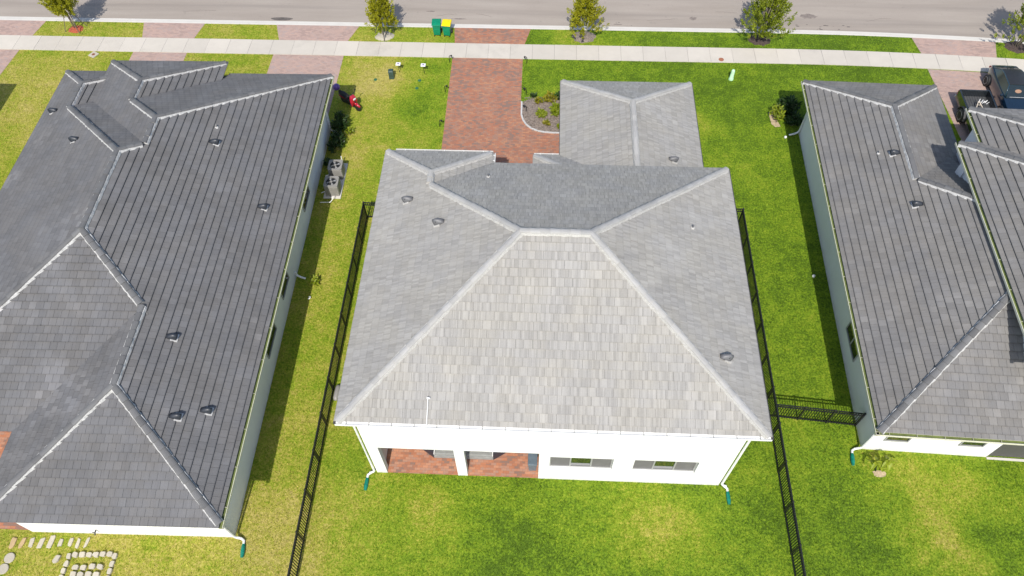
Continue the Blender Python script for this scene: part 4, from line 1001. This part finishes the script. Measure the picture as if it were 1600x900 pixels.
# ------------------------------------------------------------------ air conditioners
pad = MB().box(-.55, .38, -1.28, 1.25, 0, .09).build('concrete_pad', M_KERB, None, T(-11.05, 27.05, 0) @ RZ(rad(.8)), bevel=.01)
tag(pad, 'white concrete pad under the two air conditioners', 'pad')
def ac(label, y):
    t = thing('air_conditioner', label, 'air conditioner', (-11.08, y, .09), rad(.8), 'air conditioners by the left house wall'); s_ = .36
    MB().box(-s_, s_, -s_, s_, 0, .72).build('casing', M_ACGREY, t, bevel=.03)
    for k in range(4):
        for j in range(11):
            a = k*PI/2; MB_ = lou; o = link_obj('louver', lou, t, RZ(a) @ T(-.28+j*.056, -s_-.006, .06))
    m = MB(); n = 28; ro, ri = s_+.015, .285; v = []
    sq = lambda a: 1/max(abs(math.cos(a)), abs(math.sin(a)))
    for k in range(n):
        a = 2*PI*k/n; q = min(sq(a), 1.3)*ro; v += [(q*math.cos(a), q*math.sin(a), .72), (q*math.cos(a), q*math.sin(a), .765), (ri*math.cos(a), ri*math.sin(a), .765), (ri*math.cos(a), ri*math.sin(a), .70)]
    f = []
    for k in range(n):
        j = (k+1) % n
        for q in range(3): f.append((k*4+q, j*4+q, j*4+q+1, k*4+q+1))
    m.add(v, f); m.build('top_cover', M_ACGREY, t)
    MB().lathe([(.28, .722), (.28, .724)], 24).build('fan_well', M_DARK, t)
    fan = MB().lathe([(.07, .735), (.07, .755), (.03, .76)], 12).build('fan_hub', M_ACGREY, t)
    for k in range(4):
        a = k*PI/2+.4; b = MB(); b.add([(.05*math.cos(a), .05*math.sin(a), .75), (.25*math.cos(a-.28), .25*math.sin(a-.28), .735), (.26*math.cos(a+.25), .26*math.sin(a+.25), .752)], [(0, 1, 2)]); b.build('fan_blade', M_ALLOY, fan)
    g = MB()
    for r in (.1, .16, .22): 
        pts = [(r*math.cos(2*PI*k/20), r*math.sin(2*PI*k/20), .772) for k in range(21)]; g.tube(pts, .004, 4, caps=False)
    for k in range(8): a = k*PI/4; g.tube([(.06*math.cos(a), .06*math.sin(a), .772), (.285*math.cos(a), .285*math.sin(a), .768)], .004, 4)
    g.build('grille', M_DARK, t)
    MB().tube([(-.36, -.2, .2), (-.5, -.25, .2), (-.62, -.25, .12)], .025, 6).build('refrigerant_line', M_WHITE, t)
lou = MB().box(-.019, .019, -.008, .008, 0, .6).mesh('louver', M_ACGREY)
ac('grey air conditioner nearer the camera on the white pad', 26.25)
ac('grey air conditioner farther back on the white pad, nearer the hedge', 27.45)
vp = MB().tube([(-10.98, 28.35, 0), (-10.98, 28.35, .55)], .03, 8).build('standpipe', M_WHITE); tag(vp, 'thin white standpipe behind the air conditioners', 'pipe')
hp = MB().tube([(-11.62, 25.3, .25), (-11.1, 25.35, .22), (-10.98, 25.5, .3), (-10.95, 25.6, .42)], .022, 6).build('pipe_run', M_WHITE); tag(hp, 'white pipe running from the wall to the nearer air conditioner', 'pipe')
cl = MB().tube([(-11.12, 19.35, .05), (-11.08, 19.3, .11), (-11.0, 19.36, .13), (-11.03, 19.46, .1), (-11.12, 19.46, .05)], .025, 6).build('hose_coil', M_WHITE); tag(cl, 'small white hose loop in the shade of the left house', 'hose')
cl = MB().lathe([(.08, 0), (.085, .12), (.05, .18), (.01, .19)], 12, 0, (12.55, 21.9, 0)).build('cleanout_cap', M_WHITE) if False else None
for (x_, y_, lb) in ((13.62, 31.1, 'white cleanout cap on the lawn near the front downspout of the right house'), (13.45, 21.55, 'white cleanout pipe in the shade strip of the right house')):
    m = MB().lathe([(.07, 0), (.075, .1), (.05, .13), (.01, .135)], 12, 0, (x_, y_, 0)).build('cleanout_pipe', M_WHITE, smooth=True); tag(m, lb, 'pipe')

# ------------------------------------------------------------------ front yard small things
def yard_light(label, x, y, h):
    t = thing('yard_light', label, 'yard light', (x, y, 0), 0, 'white square yard lights on stakes')
    MB().tube([(0, 0, 0), (0, 0, h)], .014, 6).build('stake', M_BLACK, t)
    MB().taper((-.13, .13, -.13, .13), (-.15, .15, -.15, .15), h, h+.04, 0, 0).build('light_head', M_WHITE, t, bevel=.02)
    MB().lathe([(.06, h+.042), (.05, h+.052), (.01, h+.055)], 12).build('lens', M_PURPLE, t)
yard_light('white square yard light on black stake nearer the dark green pedestal', -8.83, 36.02, .6)
yard_light('white square yard light on black stake nearer the driveway', -7.3, 35.94, .62)
u = thing('utility_pedestal', 'dark green utility pedestal on the front lawn', 'pedestal', (-9.23, 35.5, 0), rad(5))
MB().taper((-.15, .15, -.15, .15), (-.14, .14, -.14, .14), 0, .5, 0, 0).build('body', M_UTIL, u, bevel=.015); MB().taper((-.165, .165, -.165, .165), (-.12, .12, -.12, .12), .5, .6, 0, 0).build('cap', M_UTIL, u, bevel=.02)
u = thing('utility_pedestal', 'mint green cable pedestal with rounded top on the right front lawn', 'pedestal', (11.18, 35.95, 0), 0)
MB().lathe([(.135, 0), (.135, .12), (.115, .14), (.11, .6), (.09, .69), (.04, .73), (.005, .735)], 16).build('dome', M_MINT, u, smooth=True); MB().lathe([(.145, .0), (.145, .05)], 16).build('base_ring', M_MINT, u)
for (x_, y_, lb) in ((-7.52, 35.3, 'green valve lid flush in the lawn below the right yard light'), (-10.2, 35.3, 'green valve lid flush in the lawn left of the dark pedestal'), (-7.6, 34.6, 'green valve lid farther down the lawn strip')):
    m = MB().lathe([(.10, 0), (.10, .03), (.08, .036), (.01, .038)], 14, 0, (x_, y_, 0)).build('irrigation_cover', M_COVER); tag(m, lb, 'cover')
vb = thing('valve_box', 'white square concrete valve box with rusty lid in the left front lawn', 'valve box', (-28.27, 37.1, 0), rad(-28))
MB().box(-.24, .24, -.24, .24, 0, .05).build('collar', M_BLOCK, vb, bevel=.01); MB().lathe([(.1, .05), (.1, .06), (.02, .064)], 14).build('lid', plain('rust', (.2, .07, .04), .9), vb)
m = MB().lathe([(.16, .0), (.16, .046), (.02, .05)], 16, 0, (10.8, 37.72, 0)).build('meter_lid', plain('rust_red', (.28, .11, .06), .9)); tag(m, 'round rusty red meter lid at the edge of the sidewalk', 'meter lid')
for (x_, y_, dx, lb) in ((-25.9, 30.9+3.6, .1, 'dark garden pot peeking above the left house front eave'), (-25.3, 30.9+3.7, 0, 'pale ball lamp peeking above the left house front eave')):
    if dx: m = MB().lathe([(.16, 0), (.24, .4), (.25, .5), (.18, .5)], 14, 0, (x_, y_, 0)).build('garden_pot', M_UTIL); tag(m, lb, 'pot')
    else: m = MB().lathe([(.03, 0), (.03, .3), (.12, .36), (.17, .48), (.12, .6), (.01, .65)], 14, 0, (x_, y_, 0)).build('ball_lamp', M_CREAM, smooth=True); tag(m, lb, 'lamp')
PLN = ['nearest the sidewalk on the left driveway edge', 'midway along the left driveway edge', 'nearest the house on the left driveway edge', 'nearest the sidewalk on the right driveway edge', 'above the mulch bed on the right driveway edge', 'standing in the mulch bed beside the driveway']
for (x_, y_, s_), nm in zip(((-5.85, 37.06, 1), (-5.87, 34.32, 1), (-5.9, 31.4, 1), (-1.1, 37.07, -1), (-1.05, 34.24, -1), (-1.0, 32.76, -1)), PLN):
    t = thing('path_light', 'black hooked path light '+nm, 'path light', (x_, y_, 0), 0, 'black path lights along the driveway')
    MB().tube([(0, 0, 0), (0, 0, .42), (s_*.03, 0, .47), (s_*.1, 0, .48)], .022, 6).build('stem', M_BLACK, t)
    MB().lathe([(.02, .0), (.055, -.0), (.05, -.07), (.02, -.08)], 10, 0, (s_*.13, 0, .5)).build('lamp_head', M_BLACK, t)
# grey pod lying along the left fence
p_ = MB(); rings = []
for (yy, sc) in ((-.38, .15), (-.35, .7), (-.25, .95), (0, 1), (.25, .95), (.35, .7), (.38, .15)):
    rings.append([(.13*sc*math.cos(a), yy, .06+.15*sc*max(-.35, math.sin(a))) for a in [k*PI/6 for k in range(12)]])
t = thing('utility_pod', 'smooth grey rounded pod lying on the grass beside the left fence', 'pod', (-8.82, 14.4, .01), rad(-2)); p_.loft(rings).build('shell', M_ACGREY, t, smooth=True)
MB().box(-.135, .135, -.3, .3, 0, .035).build('base_plate', M_DARK, t)

# ------------------------------------------------------------------ lanai furniture
sf = thing('outdoor_sofa', 'dark wicker outdoor sofa with grey cushions behind the lanai pillar', 'sofa', (-2.92, 11.92, .035), 0)
MB().box(-1.25, 1.25, -.38, .45, .05, .3)  .build('base', M_CUSHION, sf, bevel=.02); MB().box(-1.25, 1.25, .36, .47, .301, .82).build('backrest', M_WICKER, sf, bevel=.02)
for s_ in (-1, 1):
    MB().loft([[(s_*1.25, -.38, .05), (s_*1.25, .47, .05), (s_*1.25, .47, .62), (s_*1.25, -.38, .55)], [(s_*1.75, -.05, .05), (s_*1.75, .47, .05), (s_*1.75, .47, .6), (s_*1.75, -.05, .5)]]).build('arm', M_WICKER, sf)
    MB().box(s_*.62-.58, s_*.62+.58, -.36, .34, .301, .46).build('seat_cushion', M_CUSHION, sf, bevel=.04)
    MB().box(s_*.62-.55, s_*.62+.55, .2, .355, .461, .9).build('back_cushion', M_CUSHION, sf, bevel=.04)
    MB().box(s_*1.22-.02, s_*1.22+.02, -.39, .35, .46, .49).build('piping', M_WHITE, sf)
bb = thing('storage_bin', 'slate blue lidded storage bin at the right end of the lanai', 'bin', (-.02, 11.35, .035), 0)
MB().taper((-.15, .15, -.2, .2), (-.18, .18, -.24, .24), 0, .75, 0, 0).build('body', M_SLATE, bb, bevel=.02); MB().box(-.195, .195, -.26, .26, .751, .81).build('lid', M_SLATE, bb, bevel=.02); MB().tube([(-.12, .28, .74), (.12, .28, .74)], .018, 6).build('handle', M_DARK, bb)

# ------------------------------------------------------------------ stones in the left back lawn
def stone(label, x, y, ln, wd, ang, mat, seed, group, h=.06, n=9, name='stepping_stone', irr=.22):
    rnd = random.Random(seed); pl_ = []
    for k in range(n):
        a = 2*PI*k/n+rnd.uniform(-.15, .15); c, s_ = math.cos(a), math.sin(a); e = .55
        q = 1+rnd.uniform(-irr, irr); pl_.append((abs(c)**e*(1 if c > 0 else -1)*wd/2*q, abs(s_)**e*(1 if s_ > 0 else -1)*ln/2*q))
    m = MB(); v = [(px, py, -.02) for px, py in pl_]+[(px, py, h*.75) for px, py in pl_]+[(px*.9, py*.93, h+rnd.uniform(-.004, .004)) for px, py in pl_]
    m.add(v, [tuple(range(2*n, 3*n))]+[(k+q*n, (k+1) % n+q*n, (k+1) % n+(q+1)*n, k+(q+1)*n) for q in (0, 1) for k in range(n)])
    o = m.build(name, mat, None, T(x, y, 0) @ RZ(ang)); o['tv'] = rnd.random(); tag(o, label, 'stone', group)
row = [(-20.63, 7.38), (-20.25, 7.38), (-19.88, 7.41), (-19.49, 7.41), (-19.12, 7.47), (-18.72, 7.45), (-18.32, 7.47), (-18.02, 7.45), (-17.67, 7.50)]
dim = [(.42, .2, 0), (.42, .17, .4), (.36, .18, .1), (.42, .2, .35), (.45, .2, .05), (.3, .18, .1), (.34, .17, .25), (.4, .15, .15), (.42, .12, .2)]
for i, ((x_, y_), (l_, w_, a_)) in enumerate(zip(row, dim)):
    stone('long %s stepping stone, %s from the left in the row along the back wall' % ('buff' if i in (0, 1, 6) else 'pale', ORD[i]), x_, y_, l_*1.02, w_*1.05, -a_*.35, M_BUFF if i in (0, 1) else M_BLOCK, 60+i, 'stepping stones in a row', .05)
for i, (x_, y_) in enumerate(((-20.51, 6.79), (-20.58, 6.37))):
    m = MB().lathe([(.2, -.02), (.205, .045), (.19, .06), (.01, .062)], 24, 0, (x_, y_, 0)).build('round_paver', M_BLOCK); tag(m, 'round pale paver disc, the %s one at the left edge' % ('upper' if i == 0 else 'lower'), 'paver', 'round paver discs')
stone('lone pale block between the round pavers and the stone ring', -18.61, 6.82, .3, .2, -.25, M_BLOCK, 80, None, .1, 7, 'stone_block')
ring_ = [(-18.16, 6.94), (-17.93, 7.01), (-17.65, 7.03), (-17.38, 7.03), (-17.11, 7.05), (-16.85, 7.08), (-16.57, 7.09), (-16.35, 7.02), (-18.15, 6.66), (-18.16, 6.39), (-18.17, 6.13), (-16.35, 6.72), (-16.35, 6.45), (-16.35, 6.18)]
rl = ['%s block from the left in the back row of the square stone ring' % ORD[i] for i in range(8)]+['%s block down the left side of the square stone ring' % ORD[i] for i in range(3)]+['%s block down the right side of the square stone ring' % ORD[i] for i in range(3)]
for i, (x_, y_) in enumerate(ring_):
    vert = i >= 8 or i in (0, 7); stone('pale '+rl[i], x_, y_, .24 if vert else .2, .18 if vert else .25, random.Random(i).uniform(-.15, .15), M_BLOCK, 90+i, 'blocks of the square stone ring', .11, 8, 'stone_block', .1)
inn = [(-17.74, 6.54), (-17.43, 6.54), (-17.10, 6.60), (-16.78, 6.60), (-17.73, 6.29), (-17.44, 6.28), (-17.14, 6.31), (-16.82, 6.31)]
for i, (x_, y_) in enumerate(inn):
    stone('pale block inside the stone ring, %s from the left in the %s row' % (ORD[i % 4], 'back' if i < 4 else 'front'), x_, y_, .2, .26, random.Random(i+40).uniform(-.15, .15), M_BLOCK, 110+i, 'blocks inside the stone ring', .11, 8, 'stone_block', .1)

# ------------------------------------------------------------------ vehicles (local: +x right, +y towards the rear, front to -y)
def wheel(t, x, y, r, wd, rimm=M_ALLOY):
    Mx = T(x, y, r) @ Matrix.Rotation(PI/2, 4, 'Y'); o = MB().lathe([(r*.62, -wd/2), (r*.9, -wd/2), (r, -wd*.32), (r, wd*.32), (r*.9, wd/2), (r*.62, wd/2)], 24, 0, (0, 0, 0), Mx).build('wheel', M_RUBBER, t, smooth=True)
    MB().lathe([(r*.62, -wd*.3), (r*.62, wd*.3)], 24, 0, (0, 0, 0), Mx).build('hub', M_DARK, o)
    m = MB()
    for k in range(6):
        a = k*PI/3
        for s_ in (-1, 1): m.box(-.026, .026, 0, r*.62, s_*wd*.44-.012, s_*wd*.44+.012, 0, Mx @ RZ(a))
    for s_ in (-1, 1): m.tube([Mx @ Vector((r*.62*math.cos(k*PI/10), r*.62*math.sin(k*PI/10), s_*wd*.44)) for k in range(21)], .018, 5, caps=False)
    m.build('spokes', rimm, o)
def sect(y, pts): return [(x_, y, z_) for x_, z_ in pts]+[(-x_, y, z_) for x_, z_ in pts[::-1]]
# pickup
tk = thing('pickup_truck', 'black pickup truck with open bed parked tail to the street on the right driveway', 'pickup', (24.46, 31.6, 0), rad(-1.5))
W_ = .86
low = [(W_*.96, .34), (W_, .5), (W_, .84), (W_*.97, .93)]
body = MB(); body.loft([sect(-2.65, [(W_*.8, .4), (W_*.86, .5), (W_*.86, .8), (W_*.78, .9)]), sect(-2.4, [(W_*.93, .36), (W_*.97, .5), (W_*.97, .86), (W_*.9, .97)]), sect(-1.35, low[:3]+[(W_*.95, 1.02)]), sect(.55, low[:3]+[(W_*.96, 1.0)])]); body.build('body', M_TRUCK, tk, auto=35, bevel=.03)
MB().loft([sect(-1.25, [(W_*.9, 1.0), (W_*.88, 1.02)]), sect(-.7, [(W_*.9, 1.0), (W_*.72, 1.55)]), sect(.2, [(W_*.9, 1.0), (W_*.72, 1.58)]), sect(.52, [(W_*.9, 1.0), (W_*.8, 1.3)])]).build('cab', M_TRUCK, tk, auto=30)
MB().loft([sect(-1.2, [(W_*.86, 1.04), (W_*.8, 1.06)]), sect(-.74, [(W_*.8, 1.2), (W_*.69, 1.53)])], cap=True).build('windscreen', M_CARGLASS, tk, M=T(0, -.03, .03))
MB().box(-W_*.62, W_*.62, .40, .43, 1.1, 1.45).build('rear_window', M_CARGLASS, tk, M=T(0, .03, .0))
bd = MB()
bd.box(-W_, -W_+.09, .56, 2.62, .42, 1.0); bd.box(W_-.09, W_, .56, 2.62, .42, 1.0); bd.box(-W_+.09, W_-.09, .56, .64, .42, 1.0); bd.build('bed_side', M_TRUCK, tk, bevel=.025)
MB().box(-W_+.03, W_-.03, 2.625, 2.70, .45, .99).build('tailgate', M_TRUCK, tk, bevel=.02)
fl = MB().box(-W_+.091, W_-.091, .641, 2.62, .5, .56).build('bed_floor', M_LINER, tk)
for k in range(11): MB().box(-W_+.14+k*.145, -W_+.2+k*.145, .66, 2.6, .561, .58).build('bed_rib', M_LINER, fl)
MB().box(-W_*.95, W_*.95, 2.705, 2.82, .36, .5).build('bumper', M_ALLOY, tk, bevel=.02)
for s_ in (-1, 1):
    MB().box(s_*(W_-.05)-.03, s_*(W_-.05)+.03, 2.66, 2.715, .62, .9).build('tail_light', M_RED, tk); MB().box(s_*.98-.09, s_*.98+.09, -.98, -.88, 1.02, 1.16).build('mirror', M_TRUCK, tk, bevel=.02)
    for y_ in (-1.75, 1.2):
        wheel(tk, s_*(W_-.01), y_, .39, .24)
        m = MB(); pts = []
        for k in range(9): a = PI*k/8; pts.append((y_+.52*math.cos(a), .4+.5*math.sin(a)))
        m.loft([[(s_*(W_-.03), py, pz), (s_*(W_+.10), py, pz-.03), (s_*(W_+.10), y_+(py-y_)*.88, .4+(pz-.4)*.88), (s_*(W_-.03), y_+(py-y_)*.86, .4+(pz-.4)*.86)] for py, pz in pts]); m.build('wheel_arch', M_DARK, tk)
ldr = thing('step_ladder', 'pale wooden A-frame ladder and sticks lying in the pickup bed', 'ladder', (24.55, 33.1, .6), rad(-8))
m = MB(); m.tube([(-.32, -.55, .05), (-.05, .35, .25)], .025, 6); m.build('rail', M_WOOD, ldr); m = MB(); m.tube([(.35, -.5, .05), (-.0, .35, .25)], .025, 6); m.build('rail', M_WOOD, ldr)
for k in range(7): a = k*.9; MB().tube([(-.05+k*.07, .3+.05*math.sin(a*2), .22), (.02+k*.075, .36+.1*math.cos(a*3), .36)], .018, 5).build('stick', M_WHITE, ldr)
for k in range(3): f_ = .25+.25*k; MB().tube([(-.32+.27*f_, -.55+.9*f_, .05+.2*f_), (.35-.35*f_, -.5+.85*f_, .05+.2*f_)], .014, 5).build('rung', M_WOOD, ldr)
# car
cr_ = thing('car', 'dark blue car with black roof parked beside the pickup on the right driveway', 'car', (26.85, 34.55, 0), rad(-2))
W2 = .86
def bs(y, w_, z0, zb, zt): return sect(y, [(w_*.9, z0), (w_, z0+.12), (w_, zb), (w_*.93, zt)])
MB().loft([bs(-2.16, W2*.5, .34, .5, .56), bs(-2.08, W2*.72, .3, .55, .63), bs(-1.9, W2*.88, .24, .62, .73), bs(-1.4, W2*.99, .2, .7, .84), bs(-.7, W2, .2, .76, .92), bs(.6, W2, .2, .8, .96), bs(1.3, W2*.99, .22, .82, .98), bs(1.7, W2*.94, .24, .81, .97), bs(1.95, W2*.85, .28, .78, .93), bs(2.1, W2*.7, .34, .72, .85), bs(2.16, W2*.5, .42, .66, .76)]).build('body', M_BLUE, cr_, auto=40)
MB().loft([sect(-.85, [(W2*.86, .90), (W2*.8, .93)]), sect(-.25, [(W2*.88, .92), (W2*.66, 1.34)]), sect(.7, [(W2*.88, .94), (W2*.66, 1.38)]), sect(1.2, [(W2*.86, .95), (W2*.62, 1.26)]), sect(1.75, [(W2*.8, .94), (W2*.72, .98)])]).build('cabin_glass', M_CARGLASS, cr_, auto=30)
MB().loft([sect(-.2, [(W2*.67, 1.33), (W2*.6, 1.365)]), sect(.3, [(W2*.69, 1.36), (W2*.6, 1.41)]), sect(.8, [(W2*.68, 1.36), (W2*.58, 1.40)]), sect(1.2, [(W2*.64, 1.25), (W2*.56, 1.30)])]).build('roof', M_DARK, cr_, auto=40)
MB().loft([[(-.55, -.8, .955), (.55, -.8, .955), (.55, -.84, .93), (-.55, -.84, .93)], [(-.5, -.78, .97), (.5, -.78, .97), (.5, -.81, .96), (-.5, -.81, .96)]]).build('wiper_cowl', M_ALLOY, cr_)
MB().lathe([(.16, 0), (.15, .02), (.02, .025)], 14).build('dash_reflection', M_TAN, cr_, M=T(-.05, -.52, 1.14) @ Matrix.Rotation(rad(36), 4, 'X') @ Matrix.Diagonal((1.2, .7, 1, 1)))  # tan disc laid on the windscreen as a painted reflection of the dash
for s_ in (-1, 1):
    for y_ in (-1.32, 1.32): wheel(cr_, s_*(W2-.02), y_, .34, .22)
    MB().box(s_*W2*1.07-.08, s_*W2*1.07+.08, -.72, -.62, .9, 1.02).build('mirror', M_BLUE, cr_, bevel=.02)
    m = MB(); m.tube([(s_*W2*.84, -.75, .96), (s_*W2*.665, -.25, 1.345), (s_*W2*.665, .7, 1.385), (s_*W2*.63, 1.2, 1.27), (s_*W2*.78, 1.7, .97)], .028, 6); m.build('roof_pillar', M_TEAL, cr_, smooth=True)
    MB().box(s_*.52-.18, s_*.52+.18, 2.07, 2.13, .66, .76).build('tail_light', M_RED, cr_); MB().box(s_*.5-.16, s_*.5+.16, -2.13, -2.05, .5, .58).build('headlight', M_WHITE, cr_)

# ------------------------------------------------------------------ grass blades (one mass; nobody could count it)
def pip(px, py, poly):
    ins = np.zeros(px.shape, bool); n = len(poly)
    for i in range(n):
        x1, y1 = poly[i]; x2, y2 = poly[(i+1) % n]
        if y1 == y2: continue
        c = ((y1 > py) != (y2 > py)) & (px < (x2-x1)*(py-y1)/(y2-y1)+x1); ins ^= c
    return ins
def loc2w(M, pts): return [tuple((M @ Vector((x_, y_, 0)))[:2]) for x_, y_ in pts]
EXC = [[(-5.72, 37.47), (-5.62, 28), (-5.6, 22.7), (1.5, 22.7)]+arc[::-1]+[(-1.36, 37.47)], bp, [(-16.94, 37.5), (-16.94, 31), (-12.51, 31), (-12.51, 37.5)], [(-25.86, 37.5), (-25.86, 31), (-22.43, 31), (-22.43, 37.5)], [(-40, 37.5), (-40, 20), (-34.5, 20), (-33.4, 35), (-33.2, 37.5)], [(23.1, 37.5), (23.55, 27), (30.0, 27), (29.5, 37.5)],
       [(-5.7, 38.8), (-1.3, 38.8), (-.95, 40.5), (-5.85, 40.5)], [(-16.9, 38.8), (-12.5, 38.8), (-12.0, 40.5), (-17.4, 40.5)], [(-25.75, 38.8), (-22.4, 38.8), (-22.1, 40.5), (-26.15, 40.5)], [(-40, 38.8), (-32.95, 38.8), (-32.65, 40.5), (-40, 40.5)], [(23.1, 38.6), (27.55, 38.3), (27.95, 40.0), (22.9, 40.4)],
       [(-6.5, 10.82), (7.68, 10.82), (7.68, 22.6), (7.3, 31.2), (1.3, 31.2), (1.3, 22.6), (-6.5, 22.6)], loc2w(ML, [(-14.2, .53), (-.7, .53), (-.7, 23.8), (-14.2, 23.8)]), loc2w(MR, [(.73, .66), (14, .66), (14, 15.1), (6.4, 15.1), (6.4, 19.6), (.73, 19.6)]),
       [(-26.2, 7.9), (-20, 7.9), (-20, 12.6), (-26.2, 12.6)], [(-11.62, 25.76), (-10.66, 25.76), (-10.66, 28.3), (-11.62, 28.3)],
       [(13.1, 32.2), (13.5, 32.0), (13.25, 33.4), (12.98, 33.1)]]
for (tx, ty, r_) in ((-30.35, 39.62, .45), (-10.22, 39.45, .52), (2.42, 39.72, .66), (13.42, 39.75, .64), (29.05, 39.45, .64), (14.35, 11.6, .15)): EXC.append([(tx+r_*math.cos(k*PI/6), ty+r_*.8*math.sin(k*PI/6)) for k in range(12)])
rs = np.random.RandomState(4)
NB = 620000
gy = rs.uniform(4.5, 40.4, NB); hw = 19.5+.46*gy+2.0; gx = rs.uniform(-1, 1, NB)*hw
bnd = np.where(gx < 14, 0, -.0026*(gx-14)**2)
ok = (gy < 40.37+bnd) & ~((gy > 37.44+bnd) & (gy < 38.88+bnd))
for e_ in EXC: ok &= ~pip(gx, gy, e_)
gx, gy = gx[ok], gy[ok]; n = len(gx)
az = rs.uniform(0, 2*PI, n); ln_ = rs.uniform(.05, .105, n); tilt = rs.uniform(.25, 1.05, n); wd_ = rs.uniform(.014, .03, n)
ca, sa = np.cos(az), np.sin(az); hx = np.sin(tilt)*ln_
bx, by = -sa*wd_/2, ca*wd_/2
V = np.empty((n, 3, 3), np.float32)
V[:, 0] = np.stack([gx+bx, gy+by, np.full(n, -.005)], 1); V[:, 1] = np.stack([gx-bx, gy-by, np.full(n, -.005)], 1); V[:, 2] = np.stack([gx+ca*hx, gy+sa*hx, np.cos(tilt)*ln_], 1)
gm = bpy.data.meshes.new('grass'); gm.vertices.add(n*3); gm.vertices.foreach_set('co', V.ravel()); gm.loops.add(n*3); gm.loops.foreach_set('vertex_index', np.arange(n*3, dtype=np.int32))
gm.polygons.add(n); gm.polygons.foreach_set('loop_start', np.arange(0, n*3, 3, dtype=np.int32)); gm.polygons.foreach_set('loop_total', np.full(n, 3, np.int32))
at = gm.attributes.new('tv', 'FLOAT', 'FACE'); at.data.foreach_set('value', rs.uniform(0, 1, n).astype(np.float32))
gm.materials.append(M_BLADE); gm.update(); gm.validate()
go = bpy.data.objects.new('grass', gm); C.objects.link(go); tag(go, 'short mown grass blades covering the lawns', 'grass', kind='stuff')
